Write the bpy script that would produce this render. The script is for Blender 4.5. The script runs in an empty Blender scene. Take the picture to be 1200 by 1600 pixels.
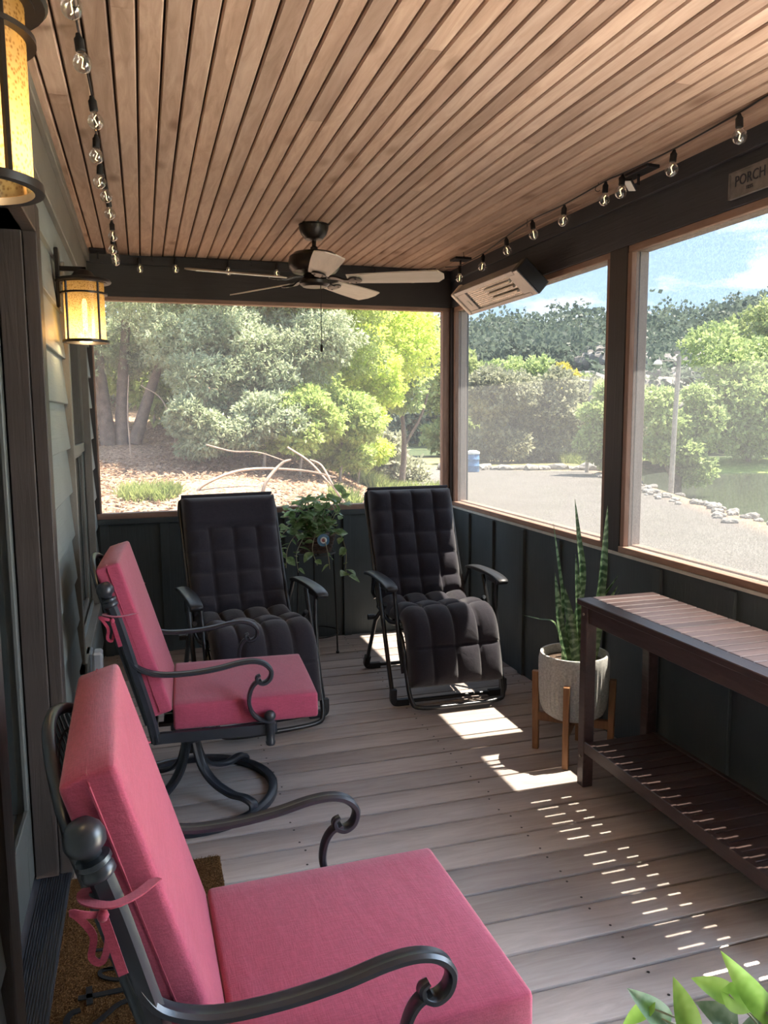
import bpy, bmesh, math, random
import numpy as np
from mathutils import Matrix, Vector
R = math.radians
PI = math.pi
scene = bpy.context.scene
COL = scene.collection
random.seed(7)

# ---------------------------------------------------------------- camera
cam_d = bpy.data.cameras.new('camera')
cam = bpy.data.objects.new('camera', cam_d)
COL.objects.link(cam)
cam_d.sensor_fit = 'VERTICAL'
cam_d.sensor_height = 24.0
cam_d.lens = 1232.5 / 1600 * 24.0
cam_d.clip_start = 0.02
cam_d.clip_end = 800
YAW, PITCH, ROLL = .2944, .1212, -.0065
_f = Vector((math.sin(YAW), math.cos(YAW), 0)); _r = Vector((math.cos(YAW), -math.sin(YAW), 0)); _u = Vector((0, 0, 1))
_f2 = _f * math.cos(PITCH) - _u * math.sin(PITCH)
_u2 = _u * math.cos(PITCH) + _f * math.sin(PITCH)
_r3 = _r * math.cos(ROLL) + _u2 * math.sin(ROLL)
_u3 = _u2 * math.cos(ROLL) - _r * math.sin(ROLL)
cam.matrix_world = Matrix(((_r3.x, _u3.x, -_f2.x, 0), (_r3.y, _u3.y, -_f2.y, 0), (_r3.z, _u3.z, -_f2.z, 1.53), (0, 0, 0, 1)))
scene.camera = cam

# ---------------------------------------------------------------- view, world, sun
vs = scene.view_settings
vs.view_transform = 'Standard'
vs.look = 'None'
vs.gamma = 1.0
vs.use_curve_mapping = False
vs.exposure = 3.9
SKY_STRENGTH = 1.8
SUN_STRENGTH = 11.0
world = bpy.data.worlds.new('sky')
scene.world = world
world.use_nodes = True
wt = world.node_tree
for n in list(wt.nodes): wt.nodes.remove(n)
def wn(t, **k):
    n = wt.nodes.new(t)
    for a, b in k.items(): setattr(n, a, b)
    return n
w_out = wn('ShaderNodeOutputWorld'); w_bg = wn('ShaderNodeBackground'); w_tc = wn('ShaderNodeTexCoord')
w_sep = wn('ShaderNodeSeparateXYZ'); w_ramp = wn('ShaderNodeValToRGB'); w_map = wn('ShaderNodeMapping')
w_noise = wn('ShaderNodeTexNoise'); w_cr = wn('ShaderNodeValToRGB'); w_mix = wn('ShaderNodeMix', data_type='RGBA')
wt.links.new(w_tc.outputs['Generated'], w_sep.inputs[0])
wt.links.new(w_sep.outputs['Z'], w_ramp.inputs[0])
e = w_ramp.color_ramp.elements
e[0].position = 0.0; e[0].color = (.30, .42, .55, 1)
e[1].position = 1.0; e[1].color = (.20, .36, .60, 1)
x_ = w_ramp.color_ramp.elements.new(.3); x_.color = (.26, .39, .57, 1)
wt.links.new(w_tc.outputs['Generated'], w_map.inputs[0])
w_map.inputs['Scale'].default_value = (1.6, 1.6, 5.0)
w_map.inputs['Location'].default_value = (.35, .2, .1)
wt.links.new(w_map.outputs[0], w_noise.inputs['Vector'])
w_noise.inputs['Scale'].default_value = 2.1; w_noise.inputs['Detail'].default_value = 7; w_noise.inputs['Roughness'].default_value = .58
wt.links.new(w_noise.outputs[0], w_cr.inputs[0])
w_cr.color_ramp.elements[0].position = .46; w_cr.color_ramp.elements[0].color = (0, 0, 0, 1)
w_cr.color_ramp.elements[1].position = .62; w_cr.color_ramp.elements[1].color = (1, 1, 1, 1)
wt.links.new(w_cr.outputs[0], w_mix.inputs[0])
wt.links.new(w_ramp.outputs[0], w_mix.inputs[6])
w_mix.inputs[7].default_value = (.85, .88, .90, 1)
wt.links.new(w_mix.outputs[2], w_bg.inputs[0])
w_bg.inputs[1].default_value = SKY_STRENGTH
wt.links.new(w_bg.outputs[0], w_out.inputs[0])

sun_d = bpy.data.lights.new('sun', 'SUN')
sun_d.energy = SUN_STRENGTH
sun_d.angle = R(.55)
sun_d.color = (1.0, .90, .76)
sun = bpy.data.objects.new('sun', sun_d)
COL.objects.link(sun)
SUN_DIR = Vector((.42, -.004, 1.0)).normalized()
sun.rotation_euler = SUN_DIR.to_track_quat('Z', 'Y').to_euler()
sun.location = (20, 0, 45)

# ---------------------------------------------------------------- helpers
def empty(name, loc=(0, 0, 0), rz=0.0, parent=None):
    o = bpy.data.objects.new(name, None)
    o.empty_display_size = .05
    COL.objects.link(o)
    o.location = loc
    o.rotation_euler = (0, 0, rz)
    o.parent = parent
    return o
def tag(o, label=None, cat=None, group=None, kind=None):
    if label: o['label'] = label
    if cat: o['category'] = cat
    if group: o['group'] = group
    if kind: o['kind'] = kind
    return o
def make_mesh(name, V, F, mat=None, smooth=None, bevel=0.0, bseg=1):
    me = bpy.data.meshes.new(name)
    me.from_pydata([tuple(v) for v in V], [], F)
    if bevel > 0:
        bm = bmesh.new(); bm.from_mesh(me)
        ed = [e for e in bm.edges if len(e.link_faces) == 2 and e.calc_face_angle(0) > R(28)]
        bmesh.ops.bevel(bm, geom=ed, offset=bevel, segments=bseg, affect='EDGES', profile=.5, clamp_overlap=True)
        bm.to_mesh(me); bm.free()
    if mat is not None: me.materials.append(mat)
    if smooth is not None:
        me.shade_smooth()
        if smooth < 180: me.set_sharp_from_angle(angle=R(smooth))
    me.update()
    return me
def obj(name, me, parent=None, loc=None, rot=None):
    o = bpy.data.objects.new(name, me)
    COL.objects.link(o)
    if parent is not None: o.parent = parent
    if loc is not None: o.location = loc
    if rot is not None: o.rotation_euler = rot
    return o
def np_mesh(name, V, quads, mat):
    """fast mesh from numpy arrays; quads (n,4)"""
    me = bpy.data.meshes.new(name)
    V = np.asarray(V, np.float32); Q = np.asarray(quads, np.int32)
    me.vertices.add(len(V)); me.vertices.foreach_set('co', V.ravel())
    me.loops.add(Q.size); me.loops.foreach_set('vertex_index', Q.ravel())
    me.polygons.add(len(Q)); me.polygons.foreach_set('loop_start', np.arange(0, Q.size, Q.shape[1], dtype=np.int32))
    me.update(calc_edges=True)
    me.validate()
    if mat: me.materials.append(mat)
    return me
class MB:
    def __init__(s): s.v = []; s.f = []
    def add(s, V, F):
        n = len(s.v); s.v += [tuple(p) for p in V]; s.f += [tuple(i + n for i in f) for f in F]; return s
    def box(s, x0, x1, y0, y1, z0, z1, M=None):
        V = [(x0, y0, z0), (x1, y0, z0), (x1, y1, z0), (x0, y1, z0), (x0, y0, z1), (x1, y0, z1), (x1, y1, z1), (x0, y1, z1)]
        if M is not None: V = [M @ Vector(p) for p in V]
        return s.add(V, [(0, 3, 2, 1), (4, 5, 6, 7), (0, 1, 5, 4), (1, 2, 6, 5), (2, 3, 7, 6), (3, 0, 4, 7)])
    def sweep(s, path, sec, closed=False, up=(0, 0, 1), scale=None, twist=None):
        """sec: list of (a,b) in the plane across the path; a along side, b along up"""
        P = [Vector(p) for p in path]; n = len(P); k = len(sec); V = []
        up = Vector(up)
        for i in range(n):
            if closed: t = (P[(i + 1) % n] - P[i - 1])
            else: t = P[min(i + 1, n - 1)] - P[max(i - 1, 0)]
            if t.length < 1e-9: t = Vector((0, 0, 1))
            t.normalize()
            side = t.cross(up)
            if side.length < 1e-3: side = t.cross(Vector((1, 0, 0)) if abs(t.x) < .9 else Vector((0, 1, 0)))
            side.normalize(); b = side.cross(t).normalized()
            if i and not closed or i:
                if side.dot(ls) < 0: side = -side; b = -b
            ls = side
            sc = 1.0 if scale is None else scale[i]
            for (a, c) in sec: V.append(P[i] + side * a * sc + b * c * sc)
        F = []
        m = n if closed else n - 1
        for i in range(m):
            for j in range(k):
                F.append((i * k + j, i * k + (j + 1) % k, ((i + 1) % n) * k + (j + 1) % k, ((i + 1) % n) * k + j))
        if not closed:
            F.append(tuple(range(k))[::-1]); F.append(tuple((n - 1) * k + j for j in range(k)))
        return s.add(V, F)
    def tube(s, path, r, n=8, closed=False, up=(0, 0, 1)):
        rs = r if isinstance(r, (list, tuple)) else None
        sec = [(math.cos(2 * PI * j / n), math.sin(2 * PI * j / n)) for j in range(n)]
        if rs is None: return s.sweep(path, [(a * r, b * r) for a, b in sec], closed, up)
        return s.sweep(path, sec, closed, up, scale=rs)
    def lathe(s, prof, n=20, c=(0, 0, 0), M=None, cap=True):
        V = []; F = []
        for (r, z) in prof:
            for j in range(n):
                a = 2 * PI * j / n
                p = Vector((r * math.cos(a), r * math.sin(a), z))
                if M is not None: p = M @ p
                V.append(p + Vector(c))
        for i in range(len(prof) - 1):
            for j in range(n):
                F.append((i * n + j, i * n + (j + 1) % n, (i + 1) * n + (j + 1) % n, (i + 1) * n + j))
        if cap:
            F.append(tuple(range(n))[::-1]); F.append(tuple((len(prof) - 1) * n + j for j in range(n)))
        return s.add(V, F)
    def grid(s, fn, nu, nv):
        n0 = len(s.v)
        for i in range(nu + 1):
            for j in range(nv + 1): s.v.append(tuple(fn(i / nu, j / nv)))
        for i in range(nu):
            for j in range(nv):
                a = n0 + i * (nv + 1) + j
                s.f.append((a, a + nv + 1, a + nv + 2, a + 1))
        return s
    def mesh(s, name, mat, smooth=40, bevel=0.0, bseg=1): return make_mesh(name, s.v, s.f, mat, smooth, bevel, bseg)
    def build(s, name, mat, parent=None, smooth=40, bevel=0.0, bseg=1, loc=None, rot=None):
        return obj(name, s.mesh(name, mat, smooth, bevel, bseg), parent, loc, rot)
def cr(pts, n=6, closed=False):
    """Catmull-Rom through the points"""
    P = [Vector(p) for p in pts]; out = []
    m = len(P)
    for i in range(m if closed else m - 1):
        p1, p2 = P[i], P[(i + 1) % m]
        p0 = P[i - 1] if (i or closed) else p1 * 2 - p2
        p3 = P[(i + 2) % m] if (closed or i + 2 < m) else p2 * 2 - p1
        for k in range(n):
            t = k / n
            out.append(.5 * ((2 * p1) + (p2 - p0) * t + (2 * p0 - 5 * p1 + 4 * p2 - p3) * t * t + (3 * p1 - p0 - 3 * p2 + p3) * t ** 3))
    if not closed: out.append(P[-1])
    return out
def dup(root, loc=None, rz=None, parent=None):
    c = root.copy(); COL.objects.link(c)
    if parent is not None: c.parent = parent
    if loc is not None: c.location = loc
    if rz is not None: c.rotation_euler = (0, 0, rz)
    for ch in list(root.children): dup(ch, parent=c)
    return c

# ---------------------------------------------------------------- materials
class NT:
    def __init__(s, name):
        s.m = bpy.data.materials.new(name); s.m.use_nodes = True; s.t = s.m.node_tree
        s.b = s.t.nodes['Principled BSDF']; s.out = s.t.nodes['Material Output']
    def n(s, ty, ins=None, **k):
        nd = s.t.nodes.new(ty)
        for a, b in k.items(): setattr(nd, a, b)
        for a, b in (ins or {}).items():
            if isinstance(b, bpy.types.NodeSocket): s.t.links.new(b, nd.inputs[a])
            else: nd.inputs[a].default_value = b
        return nd
    def l(s, a, b): s.t.links.new(a, b)
    def coord(s, which='Object', scale=(1, 1, 1), rnd=0.0):
        tc = s.n('ShaderNodeTexCoord')
        v = tc.outputs[which]
        if rnd:
            oi = s.n('ShaderNodeObjectInfo')
            sc = s.n('ShaderNodeMath', {0: oi.outputs['Random'], 1: rnd}, operation='MULTIPLY')
            v = s.n('ShaderNodeVectorMath', {0: v, 1: sc.outputs[0]}, operation='ADD').outputs[0]
        return s.n('ShaderNodeMapping', {'Vector': v, 'Scale': scale}).outputs[0]
    def noise(s, vec, scale=5, detail=4, rough=.55, dist=0.0):
        return s.n('ShaderNodeTexNoise', {'Vector': vec, 'Scale': scale, 'Detail': detail, 'Roughness': rough, 'Distortion': dist}).outputs[0]
    def ramp(s, fac, stops):
        r = s.n('ShaderNodeValToRGB'); s.l(fac, r.inputs[0]); el = r.color_ramp.elements
        el[0].position, el[0].color = stops[0][0], tuple(stops[0][1]) + (1,)
        el[1].position, el[1].color = stops[-1][0], tuple(stops[-1][1]) + (1,)
        for p, c_ in stops[1:-1]:
            q = el.new(p); q.color = tuple(c_) + (1,)
        return r.outputs[0]
    def mix(s, fac, a, b, bt='MIX'):
        nd = s.n('ShaderNodeMix', data_type='RGBA', blend_type=bt)
        for i, v in ((0, fac), (6, a), (7, b)):
            if isinstance(v, bpy.types.NodeSocket): s.l(v, nd.inputs[i])
            else: nd.inputs[i].default_value = v if i == 0 else tuple(v) + (1,)
        return nd.outputs[2]
    def bump(s, h, strength=.3, dist=.01):
        b = s.n('ShaderNodeBump', {'Height': h, 'Strength': strength, 'Distance': dist}); s.l(b.outputs[0], s.b.inputs['Normal'])
    def base(s, c_, rough=.6, metal=0.0, spec=None):
        if isinstance(c_, bpy.types.NodeSocket): s.l(c_, s.b.inputs['Base Color'])
        else: s.b.inputs['Base Color'].default_value = tuple(c_) + (1,)
        s.b.inputs['Roughness'].default_value = rough; s.b.inputs['Metallic'].default_value = metal
        if spec is not None: s.b.inputs['Specular IOR Level'].default_value = spec
        return s.m
def plain(name, c_, rough=.6, metal=0.0, var=.12, scale=14, bump=0.0, spec=None, rnd=0.0):
    t = NT(name); v = t.coord(rnd=rnd)
    nz = t.noise(v, scale, 4)
    lo = tuple(x * (1 - var) for x in c_); hi = tuple(min(1, x * (1 + var)) for x in c_)
    if bump: t.bump(nz, bump, .004)
    return t.base(t.ramp(nz, [(.3, lo), (.7, hi)]), rough, metal, spec)
def wood(name, lo, mid, hi, along='Y', rough=.6, rnd=30.0, gs=1.0, knots=True, bump=.25, tint=.12, knot_c=None, spec=.4):
    t = NT(name)
    st = {'X': (.12, 1, 1), 'Y': (1, .12, 1), 'Z': (1, 1, .12)}[along]
    v = t.coord(scale=st, rnd=rnd)
    g1 = t.noise(v, 34 * gs, 6, .65, 1.2)
    g2 = t.noise(v, 5 * gs, 3, .5, .6)
    fac = t.n('ShaderNodeMath', {0: g1, 1: g2}, operation='ADD'); fac = t.n('ShaderNodeMath', {0: fac.outputs[0], 1: .5}, operation='MULTIPLY').outputs[0]
    c_ = t.ramp(fac, [(.34, lo), (.5, mid), (.66, hi)])
    if knots:
        st2 = {'X': (.45, 1, 1), 'Y': (1, .45, 1), 'Z': (1, 1, .45)}[along]
        v2 = t.coord(scale=st2, rnd=rnd)
        vo = t.n('ShaderNodeTexVoronoi', {'Vector': v2, 'Scale': 5.5, 'Randomness': 1.0}).outputs['Distance']
        kf = t.ramp(vo, [(.05, (.8, .8, .8)), (.19, (0, 0, 0))])
        c_ = t.mix(kf, c_, knot_c or tuple(x * .45 for x in lo))
    oi = t.n('ShaderNodeObjectInfo')
    tf = t.ramp(oi.outputs['Random'], [(0, (1 - tint,) * 3), (1, (1 + tint, 1 + tint, 1 + tint * .8))])
    c_ = t.mix(1.0, c_, tf, 'MULTIPLY')
    t.bump(g1, bump, .003)
    return t.base(c_, rough, 0, spec)
M = {}
M['ceil'] = wood('ceiling_wood', (.27, .170, .118), (.40, .272, .198), (.52, .380, .290), 'Y', .55, gs=.9, tint=.16, knot_c=(.15, .075, .04), spec=.3)
M['ceil_back'] = plain('ceiling_gap', (.035, .02, .012), .9)
M['deck'] = wood('deck_wood', (.31, .258, .236), (.41, .352, .328), (.50, .442, .418), 'X', .62, gs=.8, knots=False, tint=.16, bump=.3)
M['dirt'] = plain('under_deck', (.02, .016, .013), .95)
M['green'] = None
def paint_panel(name, c_, along='Z', rough=.6):
    t = NT(name)
    v = t.coord(scale={'Z': (1, 1, .06), 'Y': (1, .06, 1), 'X': (.06, 1, 1)}[along], rnd=9.0)
    g = t.noise(v, 46, 5, .6, .8)
    v2 = t.coord(); g2 = t.noise(v2, 3, 3)
    c2 = t.ramp(g2, [(.3, tuple(x * .85 for x in c_)), (.7, tuple(x * 1.15 for x in c_))])
    t.bump(g, .55, .004)
    return t.base(c2, rough, 0, .35)
M['green'] = paint_panel('dark_green_paint', (.058, .074, .080))
M['beam'] = paint_panel('dark_beam_paint', (.052, .057, .068), 'Y')
M['beam_x'] = paint_panel('dark_beam_paint_cross', (.046, .042, .039), 'X')
M['post'] = paint_panel('dark_post_paint', (.045, .040, .038), 'Z')
M['frame'] = wood('cedar_frame', (.20, .118, .082), (.29, .185, .137), (.39, .265, .205), 'Y', .65, knots=False)
M['frame_x'] = wood('cedar_frame_cross', (.20, .118, .082), (.29, .185, .137), (.39, .265, .205), 'X', .65, knots=False)
M['frame_z'] = wood('cedar_frame_upright', (.20, .118, .082), (.29, .185, .137), (.39, .265, .205), 'Z', .65, knots=False)
M['frame_pale'] = wood('pale_cedar_frame', (.26, .19, .15), (.36, .28, .23), (.46, .38, .32), 'Z', .7, knots=False)  # paler tone for the outer frame strips
M['siding'] = paint_panel('sage_siding_paint', (.185, .205, .195), 'Y', .55)
M['frieze'] = paint_panel('taupe_trim_paint', (.150, .142, .122), 'Y', .45)
M['jamb'] = paint_panel('dark_brown_jamb', (.045, .036, .032), 'Z', .5)
M['door'] = plain('door_paint', (.085, .09, .085), .4)
M['flash'] = plain('pale_edge', (.55, .55, .50), .5)
M['rubber'] = plain('ribbed_rubber', (.028, .032, .042), .45)
M['steel'] = plain('dark_screw', (.03, .025, .022), .5)
def glass_pane(name, c_=(.02, .025, .025)):
    t = NT(name); return t.base(c_, .03, 0, .9)
M['glass'] = glass_pane('dark_window_glass')
def screen_mat(name, veil, T=.080):  # transmission set low to dim the outdoor view; veil mixes in pale haze
    t = NT(name)
    v = t.coord()
    nz = t.noise(v, 160, 2, .6)
    tr = t.n('ShaderNodeBsdfTransparent', {'Color': t.ramp(nz, [(.3, (T * .82,) * 3), (.7, (T * 1.18,) * 3)])})
    colr = t.ramp(nz, [(.35, (.50, .505, .52)), (.65, (.66, .66, .68))])
    df = t.n('ShaderNodeBsdfDiffuse', {'Color': colr}); tl = t.n('ShaderNodeBsdfTranslucent', {'Color': colr})
    a = t.n('ShaderNodeMixShader', {0: .5, 1: df.outputs[0], 2: tl.outputs[0]})
    mx = t.n('ShaderNodeMixShader', {0: veil, 1: tr.outputs[0], 2: a.outputs[0]})
    t.l(mx.outputs[0], t.out.inputs[0])
    return t.m
M['screen'] = screen_mat('insect_screen', .029)
M['screen_hazy'] = screen_mat('hazy_insect_screen', .04, .118)  # back view lightened by extra haze and transmission set in the material

XL, XR, YB, ZC = -.30, 2.10, 5.265, 2.525
Y0 = -.45
YROOF = -.45       # the roof ends here
YOPEN = 1.22       # unseen opening added in front of this to let in daylight

YDECK = -.45
# floor: dark void under the boards, each board an object
b = MB().box(XL - .02, XR + .1, YDECK, YB + .1, -.30, -.045)
floor = b.build('floor', M['dirt'], smooth=None)
tag(floor, 'brown stained porch deck of wooden boards', 'floor', kind='structure')
bd = MB().box(-1.2, 1.2, -.0692, .0692, -.03, 0)
deck_me = bd.mesh('deck_board', M['deck'], 40, .004, 2)
PITCH_D = .1488
k0 = int((YB - 2.784) / PITCH_D) + 1
y = 2.784 + PITCH_D * 17 - PITCH_D / 2
while y > YDECK:
    if y + .07 < YB + .06:
        obj('deck_board', deck_me, floor, (.90, y, random.uniform(-.0012, 0)))
    y -= PITCH_D
sc = MB()
y = 2.784 + PITCH_D * 16.5
while y > .8:
    for xx in (-.22, .48, 1.28, 2.02):
        for dy in (-.045, .045):
            px = xx + random.uniform(-.012, .012)
            sc.lathe([(.0042, 0), (.0042, .0009)], 8, (px, y + dy, 0.0))
    y -= PITCH_D
sc = sc.build('deck_screws', M['steel'], floor); tag(sc, kind='stuff')

M['concrete'] = plain('grey_concrete', (.29, .285, .275), .9, var=.12, scale=5)
o = MB().box(2.25, 9.0, -6.0, YOPEN, -.42, -.04).build('bounce_patio', M['concrete'], None, None); tag(o, 'concrete patio added out of view to bounce sunlight into the porch', 'patio', kind='structure')  # unseen slab added to bounce sunlight onto ceiling and chairs
o = MB().box(XL - .14, XR + .12, YROOF - .12, YROOF, -.3, 2.6).build('light_block_wall', M['siding'], None, None); tag(o, 'sage grey wall added behind the camera to block light from there', 'wall', kind='structure')  # unseen wall added to keep light off the camera-facing sides
# ceiling
b = MB().box(XL - .05, XR + .1, YROOF, YB + .12, ZC + .014, ZC + .03)
ceiling = b.build('ceiling', M['ceil_back'], smooth=None)
tag(ceiling, 'ceiling of narrow stained tongue-and-groove wood planks', 'ceiling', kind='structure')
PW = .0672
def plank_mesh(L):
    w = PW / 2 - .0032
    sec = [(-w, .0), (-w, .012), (w, .012), (w, .0), (w - .004, -.005), (-w + .004, -.005)]
    V = [(a, yy, z) for yy in (0, L) for a, z in sec]
    F = [(0, 1, 2, 3, 4, 5), tuple(range(11, 5, -1))] + [(i, i + 6, (i + 1) % 6 + 6, (i + 1) % 6) for i in range(6)]
    return make_mesh('ceiling_plank', V, F, M['ceil'])
full_len = YB + .1 - YROOF
pm_full = plank_mesh(full_len)
splits = [1.9, 2.6, 3.2, 3.9]
pm_a = [plank_mesh(s_ - .0015) for s_ in splits]; pm_b = [plank_mesh(full_len - s_) for s_ in splits]
x = .0268 + PW / 2 - 5 * PW; i = 0
while x < XR + .03:
    if i % 3 == 1:
        q = (i * 7 // 3) % 4
        obj('ceiling_plank', pm_a[q], ceiling, (x, YROOF, ZC)); obj('ceiling_plank', pm_b[q], ceiling, (x, YROOF + splits[q], ZC))
    else: obj('ceiling_plank', pm_full, ceiling, (x, YROOF, ZC + random.uniform(0, .0015)))
    x += PW; i += 1
# roof with its eave over the screens
b = MB().box(XL - 2.0, 2.445, YROOF - .03, YB + .55, 2.60, 2.72)
b.box(2.40, 2.445, YROOF - .03, YB + .55, 2.475, 2.60)
roof = b.build('roof', M['beam'], smooth=None); tag(roof, 'dark porch roof slab with shallow eave', 'roof', kind='structure')

# left house wall
b = MB()
def wl_rect(y0, y1, z0, z1): b.box(-.44, -.322, y0, y1, z0, z1)
DY0, DY1, DZ = 1.665, 2.67, 2.09
WY0, WY1, WZ0, WZ1 = 3.64, 4.76, .46, 2.12
wl_rect(Y0, DY0, -.3, 2.60); wl_rect(DY0, DY1, DZ, 2.60); wl_rect(DY1, WY0, -.3, 2.60)
wl_rect(WY0, WY1, -.3, WZ0); wl_rect(WY0, WY1, WZ1, 2.60); wl_rect(WY1, YB + .12, -.3, 2.60)
wall_left = b.build('wall_left', M['siding'], smooth=None)
tag(wall_left, 'sage grey house wall of overlapping lap siding boards', 'wall', kind='structure')
def siding(y0, y1, z):
    L = y1 - y0
    V = []
    for yy in (y0, y1):
        V += [(-.322, yy, 0), (-.298, yy, 0), (-.2965, yy, .004), (-.314, yy, .205), (-.322, yy, .205)]
    F = [(0, 1, 2, 3, 4), (9, 8, 7, 6, 5)] + [(i, i + 5, (i + 1) % 5 + 5, (i + 1) % 5) for i in range(5)]
    return F, V
sid_cache = {}
def put_siding(y0, y1, z):
    k_ = (y0, y1)
    if k_ not in sid_cache:
        F, V = siding(y0, y1, z); sid_cache[k_] = make_mesh('siding_board', V, [f[::-1] for f in F], M['siding'])
    obj('siding_board', sid_cache[k_], wall_left, (0, 0, z))
for k in range(-3, 13):
    z = .469 + .1865 * k
    if z < -.1: continue
    if z > 2.25: break
    segs = [(Y0, DY0 - .095), (DY1 + .09, WY0 - .05), (WY1 + .03, YB - .004)]
    if z > 2.1: segs = [(Y0, YB - .004)]
    elif z + .03 < WZ0 - .06: segs = [(Y0, DY0 - .095), (DY1 + .09, YB - .004)]
    for s_ in segs: put_siding(s_[0], s_[1], z)
# frieze along the top of the house wall
b = MB().box(-.322, -.288, Y0, YB - .004, 2.305, 2.475); trim_1 = b.build('trim_1', M['frieze'], smooth=None, bevel=.003)
tag(trim_1, 'wide taupe frieze board under the ceiling on the house wall', 'trim', kind='structure')
b = MB().box(-.322, -.268, Y0, YB - .004, 2.475, 2.521); b.build('crown_strip', M['frieze'], trim_1, smooth=None, bevel=.003)

# door in its recessed frame
door = empty('door_1'); tag(door, 'dark entry door with long glass pane, recessed in brown jamb', 'door', kind='structure')
MB().box(-.44, -.284, DY1, DY1 + .092, 0, DZ + .09).build('casing', M['jamb'], door, None, .003)
MB().box(-.44, -.284, DY0 - .10, DY0, 0, DZ + .09).build('casing', M['jamb'], door, None, .003)
MB().box(-.44, -.284, DY0, DY1, DZ, DZ + .09).build('head_casing', M['jamb'], door, None, .003)
MB().box(-.395, -.325, DY1 - .022, DY1, .03, DZ).build('jamb_stop', M['jamb'], door, None, .002)
MB().box(-.395, -.325, DY0, DY0 + .022, .03, DZ).build('jamb_stop', M['jamb'], door, None, .002)
sl = MB()
sx0, sx1 = -.445, -.400
sl.box(sx0, sx1, DY0 + .004, DY0 + .12, .035, DZ - .004); sl.box(sx0, sx1, DY1 - .12, DY1 - .004, .035, DZ - .004)
sl.box(sx0, sx1, DY0 + .12, DY1 - .12, .035, .31); sl.box(sx0, sx1, DY0 + .12, DY1 - .12, DZ - .14, DZ - .004)
slab = sl.build('door_slab', M['door'], door, None, .003)
fr = MB()
for (a0, a1, c0, c1) in ((DY0 + .11, DY0 + .135, .30, DZ - .13), (DY1 - .135, DY1 - .11, .30, DZ - .13), (DY0 + .11, DY1 - .11, .30, .325), (DY0 + .11, DY1 - .11, DZ - .155, DZ - .13)):
    fr.box(-.402, -.388, a0, a1, c0, c1)
fr.build('glass_bead', M['door'], slab, None, .003)
MB().box(-.428, -.420, DY0 + .12, DY1 - .12, .31, DZ - .14).build('pane', M['glass'], slab, None)
th = MB()
th.box(-.43, -.288, DY0, DY1, 0.0, .022)
for i in range(13):
    xx = -.386 + i * .0075
    th.box(xx, xx + .004, DY0 + .002, DY1 - .002, .022, .026)
th.build('threshold', M['rubber'], door, None)

# window on the house wall
win = empty('window_1'); tag(win, 'tall double-hung house window mirroring the trees', 'window', kind='structure')
MB().box(-.330, -.283, WY0 - .048, WY0, WZ0 - .05, WZ1 + .05).build('casing', M['frieze'], win, None, .003)
MB().box(-.330, -.283, WY1, WY1 + .03, WZ0 - .05, WZ1 + .05).build('casing', M['frieze'], win, None, .003)
MB().box(-.330, -.283, WY0, WY1, WZ1, WZ1 + .05).build('head_casing', M['frieze'], win, None, .003)
MB().box(-.330, -.276, WY0 - .048, WY1 + .03, WZ0 - .05, WZ0).build('sill', M['frieze'], win, None, .003)
ZM = 1.345
for nm, z0, z1, xx in (('upper_sash', ZM, WZ1, -.318), ('lower_sash', WZ0, ZM + .03, -.332)):
    s_ = MB()
    s_.box(xx - .02, xx, WY0, WY0 + .045, z0, z1); s_.box(xx - .02, xx, WY1 - .045, WY1, z0, z1)
    s_.box(xx - .02, xx, WY0, WY1, z0, z0 + .05); s_.box(xx - .02, xx, WY0, WY1, z1 - .05, z1)
    so = s_.build(nm, M['frieze'], win, None, .002)
    MB().box(xx - .014, xx - .009, WY0 + .045, WY1 - .045, z0 + .05, z1 - .05).build('pane', M['glass'], so, None)

# back half wall, beam, corner posts
ZS, ZB = .90, 2.276
def batten_wall(name, label):
    o = empty(name); tag(o, label, 'wall', kind='structure'); return o
wb = batten_wall('wall_back', 'dark green board-and-batten half wall with screened opening above')
MB().box(XL - .02, XR + .12, YB, YB + .09, -.3, ZS - .01).build('panel', M['green'], wb, None)
bat_b = MB().box(-.026, .026, -.018, 0, 0.0, ZS - .045).mesh('batten', M['green'], None, .002)
for xx in (-.262, .105, .51, .915, 1.322, 1.727, 2.07): obj('batten', bat_b, wb, (xx, YB, 0))
MB().box(XL, XR, YB - .022, YB, ZS - .045, ZS - .012).build('cap_rail', M['green'], wb, None, .002)
MB().box(XL - .02, XR + .14, YB - .002, YB + .14, ZB, ZC + .08).build('header_beam', M['beam_x'], wb, None, .003)
MB().box(XL, XR, YB - .022, YB, ZC - .058, ZC - .001).build('beam_cap_board', M['beam_x'], wb, None, .002)
wr = batten_wall('wall_right', 'dark green board-and-batten half wall with two screened openings above')
MB().box(XR, XR + .09, YOPEN, YB + .09, -.3, ZS - .01).build('panel', M['green'], wr, None)
bat_r = MB().box(-.018, 0, -.026, .026, 0.0, ZS - .03).mesh('batten', M['green'], None, .002)
for yy in (4.92, 4.54, 4.118, 3.70, 3.275, 2.849, 2.405, 1.97, 1.55): obj('batten', bat_r, wr, (XR, yy, 0))
MB().box(XR - .008, XR + .02, YOPEN, YB - .02, ZS - .022, ZS - .008).build('pale_edge_strip', M['flash'], wr, None)
MB().box(XR - .002, XR + .12, YROOF, YB + .14, ZB, ZC + .08).build('header_beam', M['beam'], wr, None, .003)
MB().box(XR - .02, XR, YROOF, YB - .022, ZC - .075, ZC - .001).build('beam_cap_board', M['beam'], wr, None, .002)
def post(x0, x1, y0, y1): MB().box(x0, x1, y0, y1, ZS - .02, ZB).build('post', M['post'], wr, None, .003)
post(XR + .0, XR + .10, 3.158, 3.297)
post(XR + .0, XR + .10, YOPEN, YOPEN + .12)
post(XR - .012, XR + .12, YB - .03, YB + .12)
MB().box(XL - .02, XL + .02, YB + .002, YB + .09, ZS - .02, ZB).build('post', M['post'], wb, None, .003)

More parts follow.
